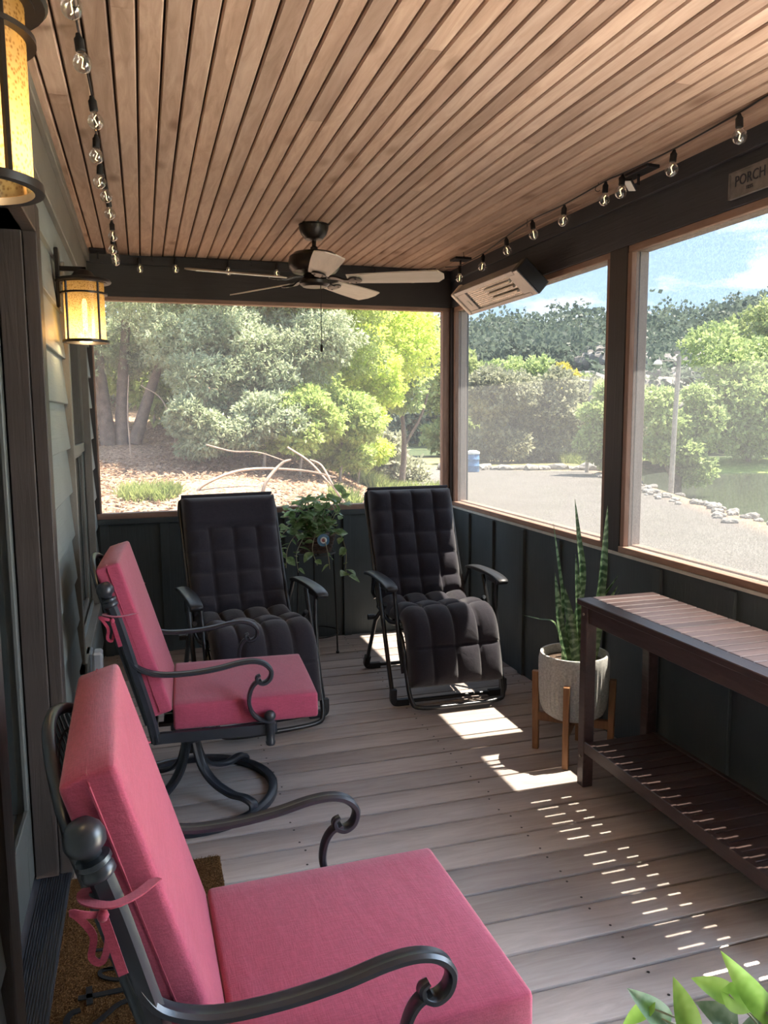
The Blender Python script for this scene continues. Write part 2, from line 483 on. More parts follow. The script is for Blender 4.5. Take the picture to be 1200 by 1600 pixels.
MB().box(XR, XR + .12, YROOF, .40, -.3, ZB).build('light_block_panel', M['siding'], wr, None)  # unseen panel added to block side light from beside the camera
# screened openings: the screen is the window, cedar strips frame it
def strip(p, x0, x1, y0, y1, z0, z1, m): MB().box(x0, x1, y0, y1, z0, z1).build('frame_strip', M[m], p, None, .002)
def screen_plane(name, corners, label, m='screen'):
    o = make_mesh(name, corners, [(0, 1, 2, 3)], M[m]); o = obj(name, o); tag(o, label, 'screen', kind='structure'); return o
w2 = screen_plane('window_2', [(XL, YB + .035, ZS), (XR, YB + .035, ZS), (XR, YB + .035, ZB), (XL, YB + .035, ZB)], 'back insect screen in cedar frame facing the wooded bank', 'screen_hazy')
strip(w2, XL, XR, YB - .004, YB + .06, ZS - .012, ZS + .024, 'frame_x')
strip(w2, XL, XR, YB + .004, YB + .06, ZB - .026, ZB, 'frame_x')
strip(w2, XL + .0, XL + .028, YB + .004, YB + .06, ZS + .024, ZB - .026, 'frame_z')
strip(w2, XR - .062, XR - .013, YB + .004, YB + .06, ZS + .024, ZB - .026, 'frame_z')
def side_screen(name, y0, y1, label):
    w = screen_plane(name, [(XR + .028, y0, ZS), (XR + .028, y1, ZS), (XR + .028, y1, ZB), (XR + .028, y0, ZB)], label)
    strip(w, XR - .004, XR + .045, y0, y1, ZS - .008, ZS + .022, 'frame'); strip(w, XR + .045, XR + .09, y0, y1, ZS - .008, ZS + .03, 'frame')
    strip(w, XR + .006, XR + .09, y0, y1, ZB - .03, ZB, 'frame')
    for ya, yb in ((y0, y0 + .026), (y1 - .030, y1)):
        strip(w, XR + .004, XR + .045, ya, yb, ZS + .022, ZB - .03, 'frame_z')
        s2 = (ya, yb + .004) if ya == y0 else (ya - .004, yb)
        strip(w, XR + .045, XR + .09, s2[0], s2[1], ZS + .03, ZB - .03, 'frame_pale')
    return w
side_screen('window_3', 3.297, YB - .03, 'side insect screen between corner post and middle post')
post(XR + .03, XR + .05, 1.690, 1.704)  # unseen slim mullion added; the bay before it stays unscreened for more light
side_screen('window_4', 1.704, 3.158, 'side insect screen on the near side of the middle post')
# ---------------------------------------------------------------- outdoors
def sstep(a, b_, x):
    t = np.clip((x - a) / (b_ - a), 0, 1); return t * t * (3 - 2 * t)
def lot_edge_x(y):  # where gravel turns to rocks on the creek side
    return 13.3 + (y - 17.5) * .42
def ground_z(x, y):
    x = np.asarray(x, float); y = np.asarray(y, float)
    d = np.hypot(x, y)
    z = -.45 - .018 * np.clip(d - 6, 0, 60)
    k = 1 - sstep(1.2, 6.0, x - .10 * np.clip(y - 12, 0, 60))
    z = z + k * np.clip(.95 + .16 * (y - 10), 0, 9)
    # creek bed beyond the lot edge
    k2 = sstep(.5, 2.4, x - lot_edge_x(y)) * (1 - sstep(46, 50, d)) * sstep(1.6, 3.0, x)
    z = z - .85 * k2
    # wooded rise beyond
    z = z + 9.0 * sstep(60, 150, d) + 9.0 * sstep(120, 210, d) * sstep(-.2, .9, x / np.maximum(d, 1) )
    return z
def gz(x, y): return float(ground_z(x, y))
gx = np.concatenate([np.linspace(-40, -6, 14), np.linspace(-5, 30, 90), np.linspace(32, 230, 50)])
gy = np.concatenate([np.linspace(-30, -4, 10), np.linspace(-3, 48, 120), np.linspace(50, 260, 50)])
GX, GY = np.meshgrid(gx, gy, indexing='ij')
rng = np.random.default_rng(3)
GZ = ground_z(GX, GY)
onbank = sstep(.2, 1.0, ground_z(GX, GY) + .45 + .018 * np.clip(np.hypot(GX, GY) - 6, 0, 60))
GZ = GZ + (np.sin(GX * 2.3 + GY * 1.1) * .03 + np.sin(GX * .9 - GY * 1.7) * .05) * onbank
under = (GX > -1.2) & (GX < 2.6) & (GY < 5.7) & (GY > -3)
GZ = np.where((GX < 6.3) & (GY < 6.2), np.minimum(GZ, -.44), GZ)
ni, nj = GX.shape
V = np.stack([GX, GY, GZ], -1).reshape(-1, 3)
idx = np.arange(ni * nj).reshape(ni, nj)
Q = np.stack([idx[:-1, :-1], idx[1:, :-1], idx[1:, 1:], idx[:-1, 1:]], -1).reshape(-1, 4)
D_ = np.hypot(GX, GY)
edge = GX - lot_edge_x(GY)
back_lim = sstep(37, 39.5, D_ + np.sin(GX * .8) * .8)
grav = (1 - sstep(-.3, .7, edge)) * (1 - back_lim) * (1 - sstep(.15, .5, onbank)) * sstep(3.0, 5.5, GX - .10 * np.clip(GY - 12, 0, 60) - .05 * GY)
grav = np.where(GX > 6.5, np.maximum(grav, (1 - sstep(-.3, .7, edge)) * (1 - back_lim) * (GY < 38)), grav)
grav = np.where((GY < 6) & (GX > 2.2) & (edge < 0), 1.0, grav)
far = sstep(40, 60, D_)
grass = np.clip(sstep(.2, 1.5, edge) * (1 - far) + .9 * back_lim * (1 - far), 0, 1)
def ground_mat():
    t = NT('ground')
    g_a = t.n('ShaderNodeAttribute', attribute_name='gravel').outputs['Fac']
    r_a = t.n('ShaderNodeAttribute', attribute_name='grass').outputs['Fac']
    f_a = t.n('ShaderNodeAttribute', attribute_name='far').outputs['Fac']
    v = t.coord()
    n1 = t.noise(v, 22, 5, .75); n2 = t.noise(v, .7, 3); n3 = t.noise(v, 60, 2, .6)
    litter = t.ramp(n1, [(.34, (.10, .06, .042)), (.46, (.28, .18, .125)), (.57, (.44, .31, .22)), (.68, (.60, .47, .36))])
    gravel = t.ramp(n3, [(.3, (.07, .066, .06)), (.5, (.15, .141, .128)), (.7, (.26, .248, .23))])
    gravel = t.mix(t.ramp(n2, [(.35, (0, 0, 0)), (.7, (.35, .35, .35))]), gravel, (.10, .093, .08))
    gr = t.ramp(t.noise(v, 3, 5, .7), [(.35, (.10, .14, .045)), (.5, (.30, .27, .10)), (.65, (.46, .36, .19))])
    fr = t.ramp(t.noise(v, .25, 5, .7), [(.35, (.05, .075, .045)), (.65, (.10, .12, .06))])
    c_ = t.mix(g_a, litter, gravel); c_ = t.mix(r_a, c_, gr); c_ = t.mix(f_a, c_, fr)
    t.bump(n1, .8, .03)
    return t.base(c_, .95, 0, .1)
M['ground'] = ground_mat()
me = np_mesh('ground', V, Q, M['ground'])
for nm, arr in (('gravel', grav), ('grass', grass), ('far', far)):
    at_ = me.attributes.new(nm, 'FLOAT', 'POINT'); at_.data.foreach_set('value', arr.astype(np.float32).ravel())
me.shade_smooth()
ground = obj('ground', me); tag(ground, 'pale gravel lot, litter-covered bank and wooded rise outdoors', 'ground', kind='structure')

def leaf_mat(name, dark, mid, light, accent=None, sc=.9, gloss=.45):
    t = NT(name); v = t.coord()
    n1 = t.noise(v, sc, 3, .6); n2 = t.noise(v, 19, 2, .8)
    f = t.n('ShaderNodeMath', {0: n1, 1: n2}, operation='ADD'); f = t.n('ShaderNodeMath', {0: f.outputs[0], 1: .5}, operation='MULTIPLY').outputs[0]
    c_ = t.ramp(f, [(.36, dark), (.5, mid), (.64, light)] if accent is None else [(.34, dark), (.47, mid), (.57, light), (.72, accent)])
    t.base(c_, gloss, 0, .3)
    tl = t.n('ShaderNodeBsdfTranslucent', {'Color': c_})
    mx = t.n('ShaderNodeMixShader', {0: .5, 1: t.b.outputs[0], 2: tl.outputs[0]})
    t.l(mx.outputs[0], t.out.inputs[0])
    return t.m
M['juniper'] = leaf_mat('juniper_leaf', (.24, .28, .17), (.42, .48, .31), (.62, .67, .48))
M['oak'] = leaf_mat('green_leaf', (.24, .32, .10), (.45, .55, .18), (.64, .73, .29))
M['bright'] = leaf_mat('yellow_green_leaf', (.34, .46, .08), (.56, .68, .14), (.76, .82, .22), (.88, .70, .16))
M['sage'] = leaf_mat('sage_leaf', (.22, .29, .12), (.40, .50, .20), (.58, .66, .32))
M['farleaf'] = leaf_mat('far_tree_leaf', (.07, .105, .085), (.125, .165, .125), (.19, .23, .165), sc=.15)
M['midleaf'] = leaf_mat('mid_tree_leaf', (.22, .28, .12), (.38, .45, .19), (.54, .60, .28), sc=.3)
M['yellow'] = leaf_mat('yellow_leaf', (.40, .38, .06), (.62, .55, .10), (.80, .70, .18))
M['scrub'] = leaf_mat('grey_scrub_leaf', (.22, .23, .16), (.36, .37, .25), (.50, .50, .36), sc=.5)
M['grassleaf'] = leaf_mat('grass_blade', (.16, .22, .06), (.32, .38, .12), (.50, .52, .22))
M['litterleaf'] = leaf_mat('dry_leaf', (.22, .13, .08), (.42, .29, .20), (.66, .53, .41), sc=6)
M['bark'] = plain('bark', (.16, .125, .10), .9, var=.4, scale=9, bump=.6)
M['bark_pale'] = plain('pale_bark', (.30, .25, .20), .9, var=.35, scale=9, bump=.6)
M['twig'] = plain('dry_branch', (.38, .29, .22), .9, var=.3, scale=9)

def leaves(blobs, n, size, aspect, seed, droop=0.0, cluster=1, surf=.55):
    """numpy leaf quads scattered over ellipsoid blobs [(x,y,z,rx,ry,rz)]"""
    g = np.random.default_rng(seed)
    B = np.array(blobs, float)
    vol = (B[:, 3] * B[:, 4] * B[:, 5]) ** (2 / 3); p = vol / vol.sum()
    m = n // cluster
    which = g.choice(len(B), m, p=p)
    d = g.normal(size=(m, 3)); d /= np.linalg.norm(d, axis=1, keepdims=True)
    r = 1 - (1 - surf) * g.random(m) ** 1.3
    r = np.where(g.random(m) < .25, g.random(m) ** .33, r)
    # lumpy crown outline
    lump = 1 + .16 * np.sin(d[:, 0] * 7 + which) * np.sin(d[:, 1] * 6 + 2 * which) + .12 * np.sin(d[:, 2] * 9 + which)
    P = B[which, :3] + d * B[which, 3:] * (r * lump)[:, None]
    P = np.repeat(P, cluster, 0); dd = np.repeat(d, cluster, 0)
    N = len(P)
    ax = g.normal(size=(N, 3)) + dd * .8; ax[:, 2] -= droop
    ax /= np.linalg.norm(ax, axis=1, keepdims=True)
    nr = g.normal(size=(N, 3)) * .8 + np.array([.25, 0, .9]); sd = np.cross(ax, nr); sd /= np.linalg.norm(sd, axis=1, keepdims=True) + 1e-9
    L = size * g.uniform(.6, 1.35, N)[:, None]; W = L * aspect
    if cluster > 1: P = P + ax * L * .1
    V = np.stack([P, P + ax * L * .45 + sd * W, P + ax * L, P + ax * L * .45 - sd * W], 1).reshape(-1, 3)
    return V, np.arange(4 * N).reshape(-1, 4)
def trunk_mesh(name, paths, mat):
    b = MB()
    for pts, r0, r1 in paths:
        pp = cr(pts, 4); n = len(pp)
        b.tube(pp, [r0 + (r1 - r0) * i / (n - 1) for i in range(n)], 7)
    return b.mesh(name, mat, 60)
def tree(name, label, cat, loc, blobs, n, size, aspect, seed, droop=0.0, cluster=1, trunks=None, bark='bark', group=None, surf=.55, mat='oak'):
    o = empty(name, loc); tag(o, label, cat, group)
    V, Q = leaves(blobs, n, size, aspect, seed, droop, cluster, surf)
    obj('foliage', np_mesh('foliage', V, Q, M[mat]), o)
    if trunks: 
        for tp in trunks: obj('trunk', trunk_mesh('trunk', [tp], M[bark]), o)
    return o
G = lambda x, y: (x, y, gz(x, y) - .05)
rg = random.Random(11)
def crown(n, cx, cy, cz, sx, sy, sz, r0, r1):
    out = []
    for _ in range(n):
        a = rg.uniform(0, 2 * PI); q = math.sqrt(rg.random())
        r = rg.uniform(r0, r1)
        out.append((cx + sx * q * math.cos(a), cy + sy * q * math.sin(a), cz + rg.uniform(-sz, sz), r, r, r * .75))
    return out
TB = 'trees on the bank behind the back screen'
tree('juniper_tree', 'grey-green juniper with leaning stems at the left of the back screen', 'tree', G(-.3, 14.2),
     crown(13, .3, .3, 3.0, 2.0, 1.2, 1.4, .5, .95) + crown(6, 1.2, -.8, 1.9, .9, .5, .5, .35, .6) + [(-.9, -.3, 1.55, .7, .5, .45)], 96000, .078, .17, 21, .5, 6,
     [([(-.25, 0, 0), (-.33, .0, .9), (-.42, .1, 2.2)], .15, .08), ([(-.05, 0, 0), (-.02, .1, .9), (.1, .1, 2.2)], .13, .07), ([(.15, .0, .1), (.45, .1, 1.0), (.9, .2, 2.2)], .12, .06)], mat='juniper', group=TB)
tree('juniper_tree', 'silvery juniper with drooping sprays left of the pull chain', 'tree', G(1.7, 13.4),
     crown(12, .1, .2, 2.8, 1.5, 1.0, 1.3, .5, .9) + crown(5, .0, -.7, 1.5, 1.0, .4, .4, .35, .55), 90000, .078, .17, 22, .5, 6,
     [([(0, 0, 0), (.1, 0, .9), (0, .1, 2.4)], .09, .05), ([(.3, .2, 0), (.5, .2, 1.0), (.7, .2, 2.2)], .06, .03)], mat='juniper', group=TB)
tree('broadleaf_tree', 'dense mid-green tree behind the plant stand', 'tree', G(3.0, 14.6),
     crown(14, -.1, .2, 2.9, 1.4, 1.0, 1.5, .5, .85) + crown(6, -.4, -.4, 1.5, 1.0, .5, .4, .35, .55), 64000, .068, .32, 23, .2, 3,
     [([(0, 0, 0), (.05, 0, 1.0), (0, .1, 2.6)], .08, .04), ([(-.5, .2, 0), (-.55, .2, .9), (-.3, .2, 2.0)], .05, .03), ([(.4, -.1, 0), (.45, 0, .9), (.5, .2, 2.0)], .045, .03)], 'bark_pale', mat='oak', group=TB)
tree('young_tree', 'sunlit yellow-green young tree with a thin pale trunk', 'tree', G(4.0, 15.9),
     crown(12, .1, 0, 2.75, .85, .7, .75, .38, .62) + [(.85, 0, 1.75, .45, .4, .35), (-.4, -.2, 1.7, .5, .4, .4), (0, 0, 1.35, .45, .35, .4), (-.3, .1, 2.2, .6, .5, .5)], 44000, .072, .33, 24, .1, 3,
     [([(-.15, 0, 0), (-.12, 0, .9), (-.05, 0, 1.8), (.05, 0, 3.0)], .05, .02), ([(-.45, .1, 0), (-.48, .1, .8), (-.35, .1, 1.6)], .025, .015)], 'bark_pale', mat='bright', group=TB)
tree('broadleaf_tree', 'tall light-green tree rising behind the yellow-green young tree', 'tree', G(5.2, 21.5),
     crown(16, 0, .3, 5.2, 2.6, 1.4, 2.2, .9, 1.4), 60000, .115, .32, 25, .1, 3, [([(0, 0, 0), (.1, 0, 2), (0, 0, 5)], .14, .06), ([(.1, 0, 2.2), (.9, 0, 3.6), (1.4, 0, 5.2)], .08, .04)], mat='bright', group=TB)
tree('broadleaf_tree', 'tall green tree behind the mid-green tree, crown under the beam', 'tree', G(2.2, 20.0),
     crown(16, .2, .3, 4.4, 2.6, 1.4, 2.2, .9, 1.4), 60000, .11, .30, 26, .2, 3, [([(0, 0, 0), (.1, 0, 2), (0, 0, 5)], .14, .06)], mat='oak', group=TB)
tree('juniper_tree', 'shaded juniper thicket far left behind the leaning stems', 'tree', G(-1.2, 19.0),
     crown(16, .2, .3, 3.2, 2.6, 1.4, 2.4, .9, 1.4), 56000, .11, .2, 27, .3, 4, [([(0, 0, 0), (.1, 0, 2), (0, 0, 4)], .16, .06)], mat='juniper', group=TB)
tree('broadleaf_tree', 'pale green tree against the right edge of the back screen', 'tree', G(8.2, 25.0),
     crown(12, -.1, .3, 4.0, 1.0, 1.2, 1.5, .6, 1.0), 24000, .16, .32, 28, .1, 3, [([(0, 0, 0), (.1, 0, 1.6), (-.1, 0, 3.6)], .12, .05), ([(.1, 0, 1.4), (.7, 0, 2.4), (1.0, 0, 3.4)], .06, .03)], mat='sage', group=TB)
tree('scrub_bush', 'grey-green scrub below the pale green tree', 'bush', G(8.3, 27.5),
     crown(9, .0, .2, .9, 1.3, .8, .7, .5, .9), 8000, .22, .25, 29, 0, 3, [([(0, 0, 0), (.1, 0, .6), (0, 0, 1.2)], .05, .02)], mat='scrub', group=TB)
tree('broadleaf_tree', 'dark green tree deep on the bank behind the two junipers', 'tree', G(.6, 25.0),
     crown(16, .2, .3, 4.8, 3.4, 1.4, 2.6, 1.1, 1.7), 26000, .2, .3, 30, .2, 3, [([(0, 0, 0), (.1, 0, 2), (0, 0, 5)], .2, .08)], mat='oak', group=TB)
def under(label, x, y, rx, rz, n, size, asp, mat, seed):
    tree('undergrowth_bush', label, 'bush', G(x, y), crown(10, 0, 0, rz * .55, rx * .6, .5, rz * .35, rx * .26, rx * .42), n, size, asp, seed, .3, 4, [([(0, 0, 0), (.06, 0, rz * .4), (0, 0, rz * .8)], .03, .012)], 'bark_pale', group=TB, mat=mat)
under('silvery undergrowth bush below the first juniper crown', .9, 12.6, .85, 1.5, 16800, 0.081, .2, 'juniper', 81)
under('grey-green undergrowth bush in the shade between the junipers', 1.75, 12.2, .8, 1.55, 16800, 0.081, .2, 'juniper', 82)
under('leafy green undergrowth bush above the arching dead branch', 2.35, 12.4, .9, 1.5, 16800, 0.074, .3, 'oak', 83)
under('leafy undergrowth bush left of the yellow-green young tree', 3.2, 13.2, .95, 1.6, 19200, 0.074, .3, 'oak', 84)
under('bright low bush at the foot of the yellow-green young tree', 3.95, 14.8, .8, 1.5, 14400, 0.074, .33, 'bright', 85)
under('dark thicket behind the first juniper stems', .2, 16.2, 1.3, 2.0, 8000, .16, .25, 'oak', 86)
under('thicket on the bank behind the silvery juniper', 2.2, 16.5, 1.3, 2.2, 8000, .16, .25, 'juniper', 87)
under('thicket deep behind the mid-green tree', 3.9, 18.0, 1.3, 2.4, 8000, .16, .3, 'oak', 88)
# arching dead branches and a grass tuft on the bank
def branch(label, pts, r0, r1, mat='twig'):
    pp = [Vector(p) for p in cr(pts, 6)]; n = len(pp)
    o = MB().tube(pp, [r0 + (r1 - r0) * i / (n - 1) for i in range(n)], 6).build('dead_branch', M[mat], None, 60); tag(o, label, 'branch', 'dead branches on the bank')
def gp(x, y, dz): return (x, y, gz(x, y) + dz)
branch('long dead branch arching along the bank below the junipers', [gp(.62, 10.6, -.03), gp(.75, 10.6, .14), gp(1.3, 10.7, .30), gp(2.1, 10.9, .33), gp(2.6, 10.9, .34)], .028, .012)
branch('pale crooked dead branch rising behind the left recliner', [gp(1.42, 10.2, -.03), gp(1.5, 10.2, .25), gp(1.72, 10.3, .48), gp(1.85, 10.3, .55)], .03, .014)
branch('forked dead branch lying to the right of the plant stand top', [gp(2.7, 10.6, -.02), gp(2.5, 10.6, .22), gp(2.35, 10.7, .48), gp(2.2, 10.8, .52)], .02, .010)
branch('thin bare twig hanging at the juniper stems', [gp(.5, 13.0, -.02), gp(.46, 13.0, .5), gp(.3, 13.1, .95), gp(.0, 13.2, 1.15)], .014, .008)
branch('thin pale branch slanting down the bank behind the plant stand', [gp(2.0, 11.4, .55), gp(2.3, 11.2, .42), gp(2.62, 11.0, .12), gp(2.75, 10.9, -.03)], .016, .010)
branch('low bent branch crossing the bank behind the left recliner', [gp(.85, 11.5, .5), gp(1.2, 11.4, .42), gp(1.55, 11.2, .45), gp(1.9, 11.2, .38)], .014, .008)
branch('thin bare upright twig beside the juniper stems', [gp(-.2, 13.2, -.02), gp(-.22, 13.2, .7), gp(-.18, 13.2, 1.3)], .014, .008)
def tuft(label, x, y, r, n, h, mat='grassleaf', name='grass_tuft', seed=5):
    g = np.random.default_rng(seed)
    a = g.uniform(0, 2 * PI, n); q = r * np.sqrt(g.random(n))
    X = x + q * np.cos(a); Y = y + q * np.sin(a); Z = ground_z(X, Y) - .02
    P = np.stack([X, Y, Z], 1); T = P + np.stack([g.normal(0, .3, n) * h, g.normal(0, .3, n) * h, h * g.uniform(.5, 1.1, n)], 1)
    sd = np.stack([np.cos(a), np.sin(a), a * 0], 1) * .012
    mid = (P + T) / 2 + np.stack([a * 0, a * 0, a * 0 + .1 * h], 1)
    V = np.stack([P - sd, P + sd, mid + sd * .8, T, mid - sd * .8], 1).reshape(-1, 3)
    me = np_mesh(name, V, np.arange(5 * n).reshape(-1, 5), M[mat]); o = obj(name, me); tag(o, label, 'grass'); return o
tuft('pale green grass tuft on the bank at the lower left of the back screen', .05, 10.55, .38, 900, .22, seed=5)
tuft('small green weed on the bank behind the plant stand', 2.75, 11.0, .22, 300, .26, seed=6)
tuft('tall yellow-green grass below the yellow-green young tree', 4.7, 15.2, .75, 1500, .45, seed=7)
tuft('strip of yellow dry grass beside the far gravel track', 7.4, 20.5, 1.0, 1500, .5, seed=8)
# dry leaf litter
g = np.random.default_rng(9); n = 16000
X = g.uniform(-1.6, 4.6, n); Y = g.uniform(7.0, 17, n); Z = ground_z(X, Y) + .03 + g.random(n) * .02
P = np.stack([X, Y, Z], 1); a = g.uniform(0, 2 * PI, n); s_ = g.uniform(.02, .055, n)[:, None]
ax = np.stack([np.cos(a), np.sin(a), g.normal(0, .35, n)], 1); sd = np.stack([-np.sin(a), np.cos(a), g.normal(0, .35, n)], 1) * .6
lit = obj('leaf_litter', np_mesh('leaf_litter', np.stack([P - ax * s_, P + sd * s_, P + ax * s_, P - sd * s_], 1).reshape(-1, 3), np.arange(4 * n).reshape(-1, 4), M['litterleaf']))
tag(lit, 'dry tan leaf litter covering the bank', 'leaves', kind='stuff')

# beyond the side screens
TS = 'trees around the gravel lot'
def scrub(label, x, y, rx, rz, n, size, mat, seed, cat='bush', name='scrub_bush'):
    return tree(name, label, cat, G(x, y), crown(12, 0, 0, rz * .62, rx * .62, rx * .35, rz * .42, rx * .26, rx * .42), n, size, .32, seed, .1, 3,
                [([(0, 0, 0), (.1, 0, rz * .4), (0, 0, rz * .9)], .1, .04), ([(.3 * rx, 0, 0), (.34 * rx, 0, rz * .3), (.3 * rx, 0, rz * .7)], .07, .03)], group=TS, mat=mat)
scrub('tangled grey-green thicket behind the blue barrel', 19.2, 40.5, 3.2, 4.2, 24000, .24, 'scrub', 41)
scrub('tangled grey-green thicket in the middle of the first side screen', 22.6, 41.5, 3.4, 4.3, 24000, .24, 'scrub', 42)
scrub('tangled thicket behind the thin utility pole', 26.6, 42.0, 3.4, 4.0, 24000, .24, 'scrub', 43)
scrub('round green tree over the thicket, next to the corner post', 22.0, 52, 4.2, 6.2, 20000, .32, 'midleaf', 44, 'tree', 'broadleaf_tree')
scrub('light green tree over the middle of the thicket', 27.5, 54, 4.4, 6.6, 20000, .32, 'sage', 45, 'tree', 'broadleaf_tree')
scrub('yellow-leaved tree standing out under the rock ledge', 29.8, 52, 1.7, 6.6, 6000, .3, 'yellow', 46, 'tree', 'broadleaf_tree')
scrub('low green tree below the rock ledge, left of the middle post', 33.5, 53, 3.2, 6.0, 14000, .32, 'midleaf', 47, 'tree', 'broadleaf_tree')
def big_tree(label, x, y, rx, rz, n, size, mat, seed, z0, ry=None):
    return tree('broadleaf_tree', label, 'tree', G(x, y), crown(20, 0, 0, z0 + rz * .5, rx * .7, (ry or rx) * .45, rz * .42, rx * .26, rx * .40), n, size, .34, seed, .15, 3,
                [([(0, 0, 0), (.08, 0, z0 * .9), (0, 0, z0 + rz * .5)], .2, .07), ([(0, 0, z0 * .9), (rx * .4, 0, z0 + rz * .3), (rx * .55, 0, z0 + rz * .6)], .1, .04), ([(0, 0, z0 * .8), (-rx * .35, 0, z0 + rz * .25), (-rx * .5, 0, z0 + rz * .5)], .09, .04)], group=TS, mat=mat)
big_tree('pale green tree directly right of the middle post', 18.3, 28.2, 1.9, 3.3, 18000, .17, 'sage', 51, .5)
big_tree('green creekside tree right behind the light pole, trunk at the water', 18.4, 24.2, 1.75, 3.7, 22000, .155, 'sage', 52, .9)
big_tree('large spreading tree across the creek at the right edge', 31.5, 35.5, 4.4, 7.2, 34000, .24, 'sage', 53, 1.4)
big_tree('tall tree behind the large spreading tree, top right', 37.5, 40.0, 4.4, 7.6, 24000, .28, 'midleaf', 54, 2.2)
big_tree('dark-trunked tree on the far creek lawn', 35.0, 34.0, 3.0, 5.6, 18000, .24, 'sage', 55, 1.8)
# wooded hill and ridge
def forest(label, pts, r0, r1, size, mat, seed, nleaf):
    bl = []
    for (x, y, k) in pts:
        r = rg.uniform(r0, r1); bl.append((x, y, gz(x, y) + r * .9 * k, r, r, r * 1.05))
    V, Q = leaves(bl, nleaf, size, .42, seed, .0, 2, .75)
    o = obj('far_forest', np_mesh('far_forest', V, Q, M[mat])); tag(o, label, 'forest', kind='stuff')
pts = []
for _ in range(240):
    a = rg.uniform(R(17), R(62)); d = rg.uniform(64, 150); pts.append((d * math.sin(a), d * math.cos(a), 1))
forest('dark wooded hillside beyond the gravel lot', pts, 2.6, 4.4, .50, 'farleaf', 61, 150000)
pts = []
for _ in range(260):
    a = rg.uniform(R(12), R(66)); d = rg.uniform(150, 215); pts.append((d * math.sin(a), d * math.cos(a), 1))
forest('distant dark tree line along the ridge', pts, 4.0, 6.5, .85, 'farleaf', 62, 120000)
pts = []
for _ in range(70):
    a = rg.uniform(R(19), R(34)); d = rg.uniform(78, 92); pts.append((d * math.sin(a), d * math.cos(a), 1.3))
forest('row of tall dark trees on the rise left of the middle post', pts, 3.0, 4.6, .5, 'farleaf', 63, 60000)
# layered rock ledges on the hillside
M['rock'] = plain('limestone', (.22, .205, .19), .9, var=.4, scale=2.2, bump=.9)
M['rock2'] = plain('pale_rock', (.22, .205, .185), .9, var=.3, scale=6, bump=.9)
def rock_mesh(seed, flat=.5):
    g = random.Random(seed); bm = bmesh.new(); bmesh.ops.create_icosphere(bm, subdivisions=2, radius=1)
    for v in bm.verts:
        k = 1 + .22 * math.sin(v.co.x * 3 + seed) + .18 * math.sin(v.co.y * 4 + seed * 2) + g.uniform(-.1, .1)
        v.co = Vector((v.co.x * k, v.co.y * k * .8, v.co.z * k * flat))
    me = bpy.data.meshes.new('rock'); bm.to_mesh(me); bm.free(); return me
ledge_meshes = []
for q in range(3):
    me = rock_mesh(q + 70, .3); me.materials.append(M['rock']); ledge_meshes.append(me)
rl = random.Random(5)
for i in range(26):
    a = R(rl.uniform(31.0, 39.5)); d = 62 + (i % 9) * 2.2
    x, y = d * math.sin(a), d * math.cos(a)
    o = obj('rock_ledge', ledge_meshes[i % 3], None, (x, y, gz(x, y) + 3.1 + (i % 9) * .55), (0, 0, -a + rl.uniform(-.2, .2)))
    o.scale = (rl.uniform(2.6, 4.6), 1.8, rl.uniform(2.2, 3.4))
    tag(o, 'grey layered rock ledge stacked on the wooded hillside', 'rock', 'rock ledges on the hillside')
rocks = []
for q in range(4):
    me = rock_mesh(q + 90, .55); me.materials.append(M['rock2']); rocks.append(me)
for i in range(90):
    y = 12.5 + i * .19 + rl.uniform(-.2, .2); x = lot_edge_x(y) + rl.uniform(-.35, .75)
    s_ = rl.uniform(.05, .17) ** 1.0
    o = obj('edge_rock', rocks[i % 4], None, (x, y, gz(x, y) + s_ * .2), (0, 0, rl.uniform(0, 6))); o.scale = (s_, s_, s_)
    tag(o, 'pale limestone rock in the row along the creek side of the gravel lot', 'rock', 'rocks edging the gravel lot by the creek')
for i in range(16):
    a = R(21.5 + i * .85); d = 37.6 + rl.uniform(-.3, .5); x, y = d * math.sin(a), d * math.cos(a); s_ = rl.uniform(.25, .55)
    o = obj('edge_rock', rocks[i % 4], None, (x, y, gz(x, y) + s_ * .2), (0, 0, rl.uniform(0, 6))); o.scale = (s_ * 1.3, s_, s_ * .8)
    tag(o, 'pale boulder in the row at the far end of the gravel lot', 'rock', 'boulders at the far end of the gravel lot')
tuft('dry orange grass patch at the foot of the thicket', 24.5, 39.0, 2.2, 2500, .7, seed=12)
# creek
t = NT('creek_water'); M['water'] = t.base((.07, .085, .055), .08, 0, .6)
t.bump(t.noise(t.coord(), 5, 3), .15, .02)
wpts = [(9.5, 8), (11.2, 12), (12.8, 16), (14.7, 20.5), (16.5, 24.5), (19, 30), (26, 35), (33, 32), (36, 22), (24, 7)]
wp = cr([(p[0] + 1.0, p[1], -1.43) for p in wpts], 6, True)
o = obj('creek', make_mesh('creek', wp, [tuple(range(len(wp)))], M['water'])); tag(o, 'still green creek water beyond the gravel edge', 'creek', kind='structure')
bank = MB()
bank.grid(lambda u, v: (27.0 + 14 * u, 32.5 - 5 * u + 9 * v, -1.55 + .5 * math.sin(PI * min(1, v * 1.6) / 2) - (.15 if v == 0 else 0)), 12, 8)
t = NT('lawn'); M['lawn'] = t.base(t.ramp(t.noise(t.coord(), 2.5, 5, .7), [(.35, (.16, .24, .06)), (.65, (.34, .42, .13))]), .9, 0, .1)
o = bank.build('lawn', M['lawn'], None, 180); tag(o, 'bright green lawn bank across the creek', 'lawn', kind='structure')
